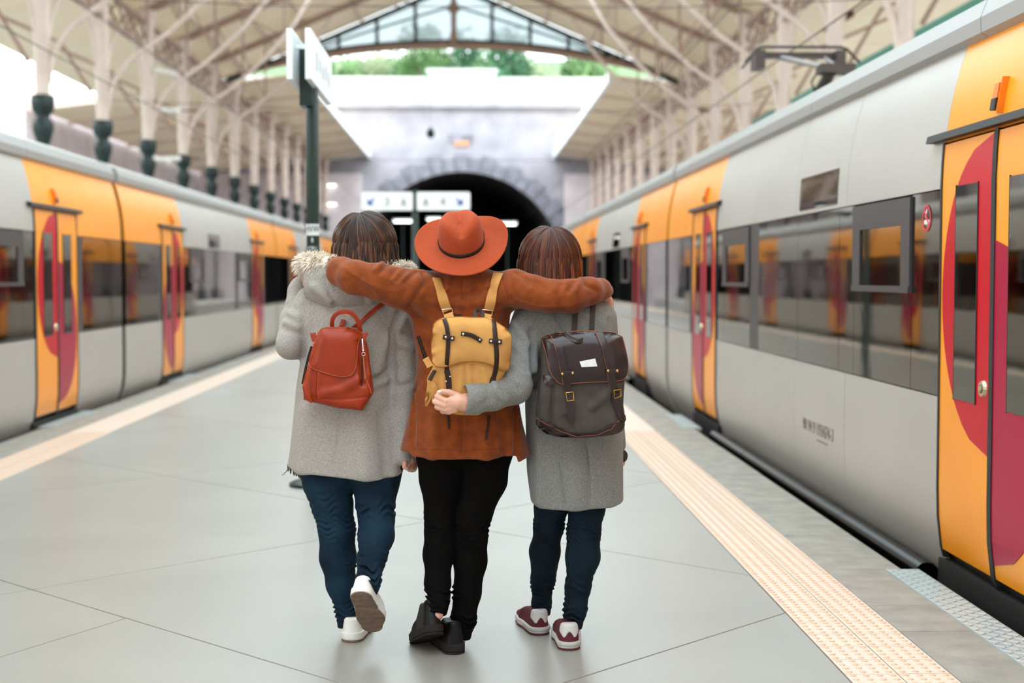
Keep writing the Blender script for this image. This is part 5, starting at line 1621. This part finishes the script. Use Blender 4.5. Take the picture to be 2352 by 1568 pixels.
d = smin(d, sl, .02)
hemz = np.interp(g.x[:, 0, 0], [P(1222, 1150, YR).x, P(1240, 1158, YR).x, P(1400, 1158, YR).x, P(1432, 1148, YR).x], [P(1300, q, YR).z for q in (1152, 1158, 1158, 1149)]).astype(np.float32)[:, None, None]
d = smax(d, hemz - g.z, .006)
shell = np.maximum(dB + .034, g.z - (hemz + .06)); d = np.maximum(d, -shell)
W = lambda a, b, Y=5.28: P(a, b, Y)
fl = [([W(1222, 760, 5.33), W(1226, 820, 5.28), W(1226, 880, 5.24)], .012, -.018), ([W(1180, 740, 5.3), W(1215, 790, 5.28)], .014, .007), ([W(1170, 800, 5.25), W(1210, 830, 5.22)], .012, -.006), ([W(1165, 835, 5.2), W(1212, 862, 5.18)], .014, .008),
      ([W(1122, 880, 5.06), W(1128, 905, 5.03), W(1146, 925, 5.04)], .006, -.009), ([W(1135, 880, 5.07), W(1145, 905, 5.05), W(1160, 920, 5.06)], .012, .007), ([W(1165, 868, 5.12), W(1190, 892, 5.1)], .010, -.006), ([W(1100, 935, 5.04), W(1140, 905, 5.04)], .014, -.002),
      ([W(1272, 705, 5.3), W(1300, 765, 5.28)], .010, -.005), ([W(1400, 735, 5.33), W(1402, 760, 5.33)], .008, -.008),
      ([W(1347, 1020, 5.28), W(1355, 1080, 5.27), W(1356, 1158, 5.27)], .005, -.004), ([W(1283, 1060, 5.28), W(1298, 1158, 5.27)], .005, -.004), ([W(1415, 1040, 5.30), W(1414, 1150, 5.29)], .005, -.004),
      ([W(1320, 1020, 5.27), W(1322, 1155, 5.26)], .035, .005), ([W(1240, 1000, 5.3), W(1236, 1150, 5.29)], .02, .005)]
d = folds(g, d, fl) - wob(g, 16, .003, 23)
coatR = sdf_obj('coat', g, d, 'wool_r', pR, 1)
bvR = bvh_of(coatR)
seam([(1348, 1025), (1356, 1090), (1357, 1155)], bvR, 'wool_seam', coatR, 1.0)
seam([(1283, 1060), (1299, 1155)], bvR, 'wool_seam', coatR, 1.0)
RL = [(1270, 1130, 5.43, 40), (1265, 1165, 5.45, 37), (1259, 1210, 5.48, 34), (1252, 1265, 5.53, 35), (1247, 1330, 5.59, 27.5), (1244, 1385, 5.625, 22), (1243, 1410, 5.63, 21.5)]
RR = [(1345, 1130, 5.42, 44), (1348, 1165, 5.41, 41), (1341, 1220, 5.41, 37), (1338, 1280, 5.42, 39), (1329, 1345, 5.42, 29), (1321, 1400, 5.42, 24), (1314, 1440, 5.42, 23)]
legs(pR, RL, RR,
     [(1275, 1110, 5.42, 44), (1340, 1110, 5.42, 46)], 'denim_r',
     [(1200, 1260, 5.42, .003, .018, .035, .1), (1215, 1342, 5.4, .0035, .018, .05, .1), (1375, 1245, 5.41, .005, .02, .03, .1), (1415, 1318, 5.37, .006, .022, .03, -.15), (1345, 1329, 5.38, .003, .03, .04, .1)], seed=17)
ST_R = dict(upper='burgundy', mid='shoegrey', out='burgundy', sole=.030, tread=.006, tab='shoegrey')
h2 = G(1244, 1460)
shoe(pR, (h2.x, h2.y, 0), (-.2, .97, 0), (0, 0, 1), ST_R, 'running_shoe', 1.10, .088)
h3 = G(1309, 1495)
shoe(pR, (h3.x, h3.y, 0), (-.03, 1, 0), (0, 0, 1), ST_R, 'running_shoe', 1.12, .088)
# the hand holding the mustard backpack
D = 5.045
handR = hand_mesh([px_chain([(1050, 909, D + .005, 8.5), (1030, 900.5, D, 7.2), (1016, 899.5, D - .002, 6.6), (1008, 901, D + .004, 5.6)]),                                   # thumb
                   px_chain([(1038, 919, D - .004, 8.5), (1024, 921, D - .012, 7.2), (1004, 910.5, D - .002, 6.4), (1006, 913, D + .03, 5.5)]),
                   px_chain([(1038, 927, D - .004, 8.5), (1021, 931, D - .012, 7.4), (999, 922, D - .001, 6.6), (1001, 925, D + .032, 5.6)]),
                   px_chain([(1040, 935, D - .001, 8), (1023, 940, D - .008, 7.0), (1004, 935, D + .002, 6.2), (1006, 937, D + .032, 5.4)]),
                   px_chain([(1044, 941, D + .004, 7.5), (1030, 946, D - .002, 6.2), (1016, 944.5, D + .006, 5.4), (1017, 946, D + .03, 4.8)])],
                  px_chain([(1090, 919, D + .026, 17), (1068, 925, D + .014, 20), (1052, 923, D + .006, 18.5), (1040, 926, D + .004, 15)]), .0019)
headR = P(1265, 590, 5.45)
hb = hand_mesh([px_chain([(1420, 1040, 5.55, 6), (1424, 1052, 5.54, 5.5), (1426, 1064, 5.55, 5)]), px_chain([(1423, 1040, 5.57, 6), (1428, 1052, 5.56, 5.5), (1430, 1066, 5.57, 5)]), px_chain([(1424, 1040, 5.59, 6), (1429, 1052, 5.58, 5.5), (1431, 1064, 5.59, 5)]), px_chain([(1423, 1038, 5.61, 5.5), (1428, 1050, 5.6, 5), (1429, 1060, 5.61, 4.5)]), px_chain([(1418, 1036, 5.53, 6), (1420, 1050, 5.52, 5.5)])],
               px_chain([(1415, 1015, 5.56, 14), (1421, 1034, 5.57, 13)]))
body(pR, headR, (.078, .095, .112), [(P(1272, 640, 5.43), .05), (P(1280, 665, 5.42), .055), (P(1300, 740, 5.42), .10), (P(1312, 880, 5.43), .10), (P(1312, 1090, 5.43), .11)],
     thin(arm_rl, .42), thin(arm_rr, .55), thin(px_chain(RL), .62) + [(P(1242, 1440, 5.64), .03)], thin(px_chain(RR), .62) + [(P(1311, 1475, 5.43), .03)], [handR, hb])
nl = MB(); c0 = P(1009.5, 899.3, D - .019)
nl.sphere(c0, .0075, 10, 6, (1.0, .45, .62)); nl.build('thumb_nail', 'nail', pR, True)
# hair
Ch = P(1263, 592, 5.43)
g = Gd((Ch.x - .17, 5.26, Ch.z - .14), (Ch.x + .17, 5.60, Ch.z + .15), .005)
d = smin(ell(g, Ch, (.101, .105, .106)), rc(g, Ch + Vector((0, .01, 0)), P(1268, 640, 5.43), .088, .088), .05)
capR = sdf_obj('hair', g, d, M['hair_r'], pR, 2)
capR.data.attributes.new('tone', 'FLOAT', 'POINT')
zb1 = P(1265, 668, 5.36).z
locks(capR, Ch, (.115, .12, .120), (-.02, -.36, .93), lambda x: zb1 - .02, 900, M['hair_r'], (-2.5, 2.5), 33, .12, 'hair_lock_mass', tone=(.1, .7), wid=(.0025, .006))
# ------------------------------------------------------------------ backpacks
M['cognac'] = mat('cognac_leather', srgb(150, 46, 8), 0.42, spec=0.35, var=0.14, scale=16, bump=0.08, bscale=160, bdist=0.001, detail=6)
M['cognac_edge'] = mat('cognac_edge', srgb(176, 80, 46), 0.6)
M['mustard'] = mat('mustard_canvas', srgb(204, 149, 84), 0.9, var=0.1, scale=22, bump=0.15, bscale=420, bdist=0.001, detail=6, spec=0.15)
M['mustard_seam'] = mat('mustard_seam', srgb(160, 100, 30), 0.85)
M['darkleather'] = mat('dark_brown_leather', srgb(46, 25, 16), 0.45, spec=0.3, var=0.2, scale=18)
M['oxblood'] = mat('dark_oxblood_leather', srgb(42, 23, 21), 0.3, var=0.18, scale=12, bump=0.05, bscale=120, bdist=0.001)
M['rawedge'] = mat('raw_leather_edge', srgb(150, 84, 56), 0.7)
M['taupe'] = mat('taupe_canvas', srgb(70, 61, 55), 0.9, var=0.16, scale=30, bump=0.15, bscale=420, bdist=0.001)
M['brass'] = mat('brass', srgb(222, 176, 96), 0.25, metal=1.0)
M['nickel'] = mat('nickel', srgb(214, 208, 196), 0.25, metal=1.0)
M['paper'] = mat('white_label', srgb(232, 230, 228), 0.7, var=0.05, scale=60)
def inflate(name, poly_px, Yf, T, k, m, parent, h=.0035, fl=(), seed=0, amp=.003, bulge=0.0, back=None):
    """a soft bag: a traced outline at its front depth, rounded off over its thickness"""
    pts = [P(a, b, Yf + T * .5) for a, b in poly_px]
    lo, hi = box_of(pts, .03)
    g = Gd((lo[0], Yf - .02, lo[2]), (hi[0], Yf + 2 * T + .03, hi[2]), h)
    d2 = poly2d(g, [(p.x, p.z) for p in pts])
    dy = np.abs(g.y - (Yf + T)) - T + bulge * np.clip(1 - (-d2) / .09, 0, 1) ** 2
    d = smax(d2, dy, k)
    d = d - wob(g, 34, amp, seed)
    if fl: d = folds(g, d, [([P(a, b, Yf) for a, b in q], r, am) for q, r, am in fl], gain=1.6)
    return sdf_obj(name, g, d, m, parent, 1)
def smooth_line(pts, step=5.0, closed=False, it=2):
    q = [Vector(p) for p in pts]
    for _ in range(it):
        r = []
        n = len(q)
        if not closed: r.append(q[0])
        for i in range(n if closed else n - 1):
            a, b = q[i], q[(i + 1) % n]
            r.append(a.lerp(b, .25)); r.append(a.lerp(b, .75))
        if not closed: r.append(q[-1])
        q = r
    out = []
    n = len(q)
    for i in range(n if closed else n - 1):
        a, b = q[i], q[(i + 1) % n]
        k = max(1, int((b - a).length / step))
        for j in range(k): out.append(a.lerp(b, j / k))
    if not closed: out.append(q[-1])
    return out
def strap(bv, pts, w, m, parent, name='strap', lift=.003, th=.0035, Yfall=5.15, taper=None, it=2, free=None):
    line = smooth_line(pts, 5, False, it)
    P3, N3 = [], []
    for i, p in enumerate(line):
        if free is not None:
            u = i / (len(line) - 1); Y = float(np.interp(u, [0, .5, 1], free)); q, n = P(p.x, p.y, Y), -ray(p.x, p.y).normalized()
        else:
            q, n = snap(bv, p.x, p.y, lift, Yfall)
        P3.append(q); N3.append(n)
    for _ in range(4):
        N3 = [(N3[max(i - 1, 0)] + N3[i] * 2 + N3[min(i + 1, len(N3) - 1)]).normalized() for i in range(len(N3))]
        P3 = [P3[i] if i in (0, len(P3) - 1) else P3[i - 1] * .2 + P3[i] * .6 + P3[i + 1] * .2 for i in range(len(P3))]
    mb = MB(); rows = []
    for i, p in enumerate(P3):
        t = (P3[min(i + 1, len(P3) - 1)] - P3[max(i - 1, 0)]).normalized()
        s = t.cross(N3[i]).normalized()
        u = i / (len(P3) - 1)
        ww = R(w, p.y) / 2 * (float(np.interp(u, *taper)) if taper else 1)
        n = N3[i]
        rows.append([p - s * ww, p - s * ww + n * th * .8, p - s * (ww * .8) + n * th, p + s * (ww * .8) + n * th, p + s * ww + n * th * .8, p + s * ww])
    mb.quadgrid(rows, closed_u=True); mb.poly(rows[0]); mb.poly(rows[-1])
    return auto_smooth(mb.build(name, m, parent), .9)
def patch_on(bv, poly_px, lift, m, parent, name, th=.004, Yfall=5.15, rings_=(1, .97, .9, .78, .62, .44, .25, .08), it=2, edge=None, puff=0.0):
    line = smooth_line(poly_px, 4, True, it)
    c = sum(line, Vector((0, 0))) / len(line)
    rows = []
    prevY = {}
    raw = []
    for k in rings_[::-1]:
        row = []
        for i, p in enumerate(line):
            q2 = c + (p - c) * k
            dr = ray(q2.x, q2.y).normalized(); hit = bv.ray_cast(CAM + dr * 3, dr)
            if hit[0] is None: q = P(q2.x, q2.y, prevY.get(i, Yfall))
            else: q = hit[0]
            prevY[i] = q.y
            row.append([q2, q.y])
        raw.append(row)
    raw = raw[::-1]
    Y = np.array([[q[1] for q in r] for r in raw])
    for _ in range(3):
        Y2 = (np.roll(Y, 1, 1) + np.roll(Y, -1, 1) + 2 * Y) / 4
        Y = np.minimum(Y2, Y + .004)
    for r, k in enumerate(rings_):
        rows.append([P(q[0].x, q[0].y, Y[r][i] - lift - th - puff * (1 - k ** 4)) for i, q in enumerate(raw[r])])
    back = [p + Vector((0, th + lift * .7, 0)) for p in rows[0]]
    mb = MB(); mb.quadgrid([back] + rows, closed_u=True); mb.poly(rows[-1])
    o = mb.build(name, m, parent); fix_normals(o); auto_smooth(o, .9)
    if edge:
        e = MB(); e.tube(rows[0] + [rows[0][0]], .0016, 5, caps=False); e.build('edge_trim', edge, o, True)
    return o
def rivet(bv, px, py, r, m, parent, lift=.0065):
    q, n = snap(bv, px, py, 0)
    mb = MB(); mb.sphere(q - Vector((0, lift, 0)), R(r, q.y), 10, 6, (1, .6, 1)); return mb.build('rivet', m, parent, True)
def frame_loop(pts3, r, m, parent, name='buckle'):
    mb = MB(); mb.tube(list(pts3) + [pts3[0]], r, 6, caps=False); return mb.build(name, m, parent, True)

# --- cognac leather backpack on the left woman
B1 = thing('leather_backpack', P(775, 940, 5.3), 'small cognac leather backpack with rounded flap on the left woman', 'backpack')
Yf = 5.235
body1 = inflate('bag_body', [(735, 756), (812, 755), (836, 768), (845, 810), (852, 862), (855, 903), (832, 944), (782, 938), (722, 926), (696, 919), (694, 881), (704, 845), (722, 786)], Yf, .055, .035, 'cognac', B1,
                fl=[([(722, 850), (720, 890), (724, 915)], .010, -.012), ([(732, 858), (730, 912)], .008, .008), ([(735, 905), (780, 897), (830, 870)], .016, .008), ([(825, 770), (830, 830), (833, 880)], .010, -.014), ([(842, 800), (848, 860)], .008, .008), ([(715, 913), (780, 918), (842, 912)], .004, -.003), ([(700, 890), (715, 925)], .01, .006)], seed=31)
bv1 = bvh_of(body1); bv1c = bvh_of(body1, coatL, hood)
flap1 = patch_on(bv1, [(735, 752), (770, 751), (808, 752), (838, 766), (824, 780), (821, 800), (820, 828), (816, 852), (804, 864), (780, 865), (747, 857), (716, 846), (709, 835), (712, 818), (722, 788)], .004, 'cognac', B1, 'flap', .004, Yf, edge='cognac_edge', it=2, puff=.006)
strap(None, [(764, 756), (761, 738), (769, 721), (790, 713), (812, 719), (824, 738), (828, 762)], 10, 'cognac', B1, 'handle', free=(5.29, 5.26, 5.29))
strap(bv1c, [(812, 754), (832, 738), (856, 716), (882, 694)], 10, 'cognac', B1, 'shoulder_strap', .004)
strap(bv1c, [(783, 755), (788, 742), (790, 735)], 11, 'cognac', B1, 'strap_end', .006)
strap(None, [(695, 882), (701, 850), (708, 820), (716, 795)], 6, M['darkleather'], B1, 'side_strap', free=(5.27, 5.275, 5.28))
strap(None, [(719, 764), (721, 778), (726, 786)], 13, 'cognac', B1, 'side_tab', free=(5.29, 5.285, 5.28))
strap(None, [(843, 764), (836, 772), (834, 790), (836, 806)], 9, 'cognac', B1, 'side_tab', free=(5.25, 5.245, 5.24))
strap(None, [(832, 778), (834, 800), (834, 806)], 3, 'nickel', B1, 'zip_pull', free=(5.235, 5.225, 5.222))
c = P(835, 813, 5.222); frame_loop([c + Vector((.0065 * math.cos(a * .6283), 0, .0065 * math.sin(a * .6283))) for a in range(10)], .0016, 'nickel', B1, 'ring')
c = P(722, 790, 5.27); frame_loop([c + Vector((.006 * math.cos(a * .6283), 0, .006 * math.sin(a * .6283))) for a in range(10)], .0015, 'nickel', B1, 'ring')
strap(None, [(835, 819), (836, 845), (840, 870)], 4, 'cognac_edge', B1, 'zip_edge', free=(5.228, 5.232, 5.235))
strap(bv1c, [(833, 822), (831, 860), (830, 885)], 3, 'darkleather', B1, 'drawstring', .003)
strap(bv1c, [(842, 872), (848, 890), (852, 903)], 3, 'cognac_edge', B1, 'zip_edge', .002)

# --- mustard canvas backpack on the middle woman
B2 = thing('canvas_backpack', P(1080, 950, 5.15), 'mustard canvas backpack with dark leather straps on the middle woman', 'backpack')
Yf = 5.075
body2 = inflate('bag_body', [(1022, 729), (1127, 733), (1174, 766), (1168, 845), (1150, 880), (1140, 930), (1098, 955), (1049, 953), (1005, 940), (986, 918), (981, 870), (993, 843), (992, 799), (997, 747), (1006, 736)], Yf, .078, .045, 'mustard', B2,
                fl=[([(1060, 845), (1058, 900)], .008, .005), ([(1090, 840), (1096, 900)], .010, -.006), ([(1110, 850), (1120, 890)], .010, .006), ([(1010, 860), (1005, 920)], .012, -.006), ([(1070, 835), (1076, 945)], .004, -.003), ([(1085, 835), (1089, 945)], .004, -.003)], seed=41, amp=.004)
bv2 = bvh_of(body2)
flap2 = patch_on(bv2, [(1020, 729), (1076, 727), (1130, 731), (1176, 764), (1174, 805), (1170, 846), (1160, 854), (1140, 843), (1118, 833), (1090, 829), (1062, 830), (1038, 838), (1020, 843), (994, 841), (990, 800), (994, 747), (1004, 734)], .008, 'mustard', B2, 'flap', .005, Yf, edge='mustard_seam', puff=.012, it=1)
bv2f = bvh_of(body2, flap2)
gus = patch_on(bv2, [(983, 872), (976, 915), (976, 937), (986, 924), (992, 908), (1006, 915), (1004, 880)], .003, 'mustard', B2, 'side_gusset', .004, Yf + .05, it=1, rings_=(1, .8, .5, .2))
strap(bv2f, [(1021, 734), (1028, 752), (1030, 778), (1029, 805), (1026, 835), (1026, 852)], 10, 'darkleather', B2, 'closing_strap', .002)
strap(bv2f, [(1133, 737), (1136, 760), (1139, 790), (1141, 815), (1140, 845), (1133, 868)], 11, 'darkleather', B2, 'closing_strap', .002)
for (pts, rv) in (([(1019, 773), (1032, 776), (1044, 777)], ((1024, 774), (1039, 777))), ([(1123, 783), (1138, 784), (1152, 785)], ((1128, 783), (1147, 785)))):
    strap(bv2f, pts, 11, 'darkleather', B2, 'strap_keeper', .0065)
    for (a, b) in rv: rivet(bv2f, a, b, 3.0, 'nickel', B2, .011)
strap(bv2f, [(1059, 766), (1074, 767), (1090, 772), (1106, 784)], 10, 'darkleather', B2, 'carry_patch', .003)
rivet(bv2f, 1064, 767, 3.2, 'nickel', B2, .008); rivet(bv2f, 1102, 780, 2.4, 'nickel', B2, .008)
for pts in ([(1026, 850), (1030, 866), (1031, 892)], [(1133, 866), (1128, 880)]):
    strap(bv2f, pts, 13, 'darkleather', B2, 'buckle_tab', .006)
rivet(bv2f, 1034, 864, 2.2, 'nickel', B2, .011); rivet(bv2f, 1025, 875, 2.0, 'nickel', B2, .011)
strap(bv2f, [(1001, 850), (994, 862), (989, 873)], 9, 'darkleather', B2, 'side_pull', .006)
bv2m = bvh_of(jacket)
for (pts, lo_, bk) in (([(1000, 640), (1010, 668), (1020, 694), (1028, 713)], [(1029, 719), (1033, 731)], ((1015, 711), (1038, 708), (1041, 720), (1020, 723))),
                       ([(1144, 630), (1136, 662), (1128, 690), (1122, 712)], [(1119, 720), (1117, 732)], ((1108, 711), (1131, 713), (1130, 725), (1128, 726), (1108, 722)))):
    strap(bv2m, pts, 23, 'mustard', B2, 'shoulder_strap', .004, .004, it=1)
    strap(None, lo_, 21, 'mustard', B2, 'strap_tab', free=(5.22, 5.19, 5.15))
    frame_loop([P(a, b, 5.215) for a, b in bk], .0018, 'nickel', B2)
strap(None, [(1091, 727), (1092, 714), (1100, 711), (1108, 716), (1109, 728)], 9, 'darkleather', B2, 'top_handle', free=(5.17, 5.2, 5.17))
strap(None, [(1040, 722), (1052, 721), (1060, 724)], 5, 'darkleather', B2, 'top_handle', free=(5.19, 5.2, 5.19))
strap(bvh_of(jacket, body2), [(962, 772), (970, 795), (980, 825)], 8, 'darkleather', B2, 'waist_strap', .004)
strap(None, [(977, 822), (983, 832), (988, 842)], 15, 'mustard', B2, 'strap_tab', free=(5.2, 5.19, 5.17))
for pts in ([(1122, 955), (1120, 980), (1116, 1010)], [(1028, 952), (1030, 970), (1031, 985)]):
    strap(bv2m, pts, 5, 'darkleather', B2, 'strap_tail', .004)

# --- dark leather and canvas backpack on the right woman
B3 = thing('flap_backpack', P(1335, 1000, 5.2), 'dark oxblood leather flap backpack with taupe canvas body on the right woman', 'backpack')
Yf = 5.115
body3 = inflate('bag_body', [(1246, 776), (1296, 765), (1346, 762), (1422, 767), (1436, 810), (1436, 880), (1431, 932), (1434, 976), (1426, 991), (1399, 999), (1325, 1003), (1262, 999), (1234, 978), (1234, 957), (1237, 928), (1242, 869), (1244, 795)], Yf, .085, .05, 'taupe', B3,
                fl=[([(1272, 890), (1268, 940), (1272, 985)], .006, -.012), ([(1256, 880), (1250, 950)], .02, .008), ([(1360, 935), (1395, 905), (1412, 885)], .014, .009), ([(1300, 960), (1312, 985)], .010, -.01), ([(1410, 920), (1425, 965)], .01, -.008)], seed=51, amp=.004)
bv3 = bvh_of(body3)
flap3 = patch_on(bv3, [(1240, 772), (1296, 762), (1346, 759), (1427, 764), (1437, 800), (1444, 838), (1442, 860), (1431, 873), (1405, 876), (1360, 877), (1320, 880), (1290, 884), (1271, 869), (1262, 850), (1255, 815), (1248, 790)], .006, 'oxblood', B3, 'flap', .005, Yf, edge='rawedge', puff=.012, it=1)
bv3f = bvh_of(body3, flap3)
patch_on(bv3, [(1232, 956), (1258, 974), (1290, 989), (1325, 1000), (1372, 996), (1404, 984), (1419, 966), (1436, 976), (1427, 993), (1399, 1001), (1325, 1006), (1262, 1002), (1232, 979)], .002, 'oxblood', B3, 'leather_base', .004, Yf + .05, edge=None, it=1, rings_=(1, .9, .75))
seam([(1233, 957), (1258, 974), (1290, 989), (1325, 1000), (1372, 996), (1404, 984), (1419, 966)], bv3, 'rawedge', B3, 1.6, 'base_edge', .005)
patch_on(bv3, [(1246, 858), (1272, 866), (1271, 884), (1256, 886), (1248, 876)], .003, 'oxblood', B3, 'side_patch', .003, Yf + .05, it=1, rings_=(1, .7, .3))
for (pts, tail, keep, rv, bk) in (([(1272, 768), (1285, 800), (1294, 840), (1300, 870), (1306, 905)], [(1306, 905), (1309, 932), (1312, 955), (1314, 970)], [(1287, 859), (1304, 857), (1322, 855)], ((1291, 858), (1315, 856)), (1299, 901, 1316, 899, 1318, 918, 1302, 920)),
                                  ([(1375, 763), (1389, 795), (1400, 840), (1405, 870), (1411, 900)], [(1411, 900), (1415, 925), (1424, 950), (1432, 966)], [(1391, 852), (1406, 851), (1422, 851)], ((1396, 851), (1417, 851)), (1408, 895, 1421, 891, 1423, 908, 1410, 911))):
    s_ = strap(bv3f, pts, 18, 'oxblood', B3, 'closing_strap', .003)
    strap(bv3f, tail, 16, 'oxblood', B3, 'strap_tail', .006, taper=([0, .8, 1], [1, 1, .55]))
    off = 8.5
    seam([(x - off, y) for x, y in pts], bv3f, 'rawedge', B3, 1.5, 'raw_edge', .005)
    strap(bv3f, keep, 12, 'oxblood', B3, 'strap_keeper', .008)
    for (a, b) in rv: rivet(bv3f, a, b, 3.2, 'brass', B3, .013)
    q = [snap(bv3f, bk[i], bk[i + 1], .011)[0] for i in (0, 2, 4, 6)]
    frame_loop(q, .0019, 'brass', B3)
patch_on(bv3f, [(1331, 830), (1367, 823), (1372, 841), (1336, 843)], .001, 'paper', B3, 'paper_label', .001, Yf, it=0, rings_=(1, .6, .2))
strap(None, [(1297, 762), (1308, 774), (1322, 783), (1334, 784), (1344, 776), (1348, 762)], 10, M['oxblood'], B3, 'handle', free=(5.13, 5.085, 5.13))
bvc = bvh_of(coatR)
strap(bvc, [(1322, 690), (1321, 720), (1318, 764)], 12, 'taupe', B3, 'shoulder_strap', .003)
strap(bvc, [(1362, 695), (1360, 725), (1358, 765)], 12, 'taupe', B3, 'shoulder_strap', .003)
# small brown pouch held at her far side
c = P(1437, 1047, 5.56)
B4 = thing('leather_pouch', c, 'small round brown leather pouch showing past the right woman coat edge', 'pouch')
mb = MB(); mb.sphere(c - Vector((.012, 0, 0)), .026, 14, 10, (.8, .55, 1.0)); mb.build('pouch_body', 'oxblood', B4, True)
mb = MB(); mb.tube([c + Vector((-.012, -.008, .024)), c + Vector((-.022, 0, .045))], .005, 6); mb.build('wrist_loop', 'oxblood', B4, True)
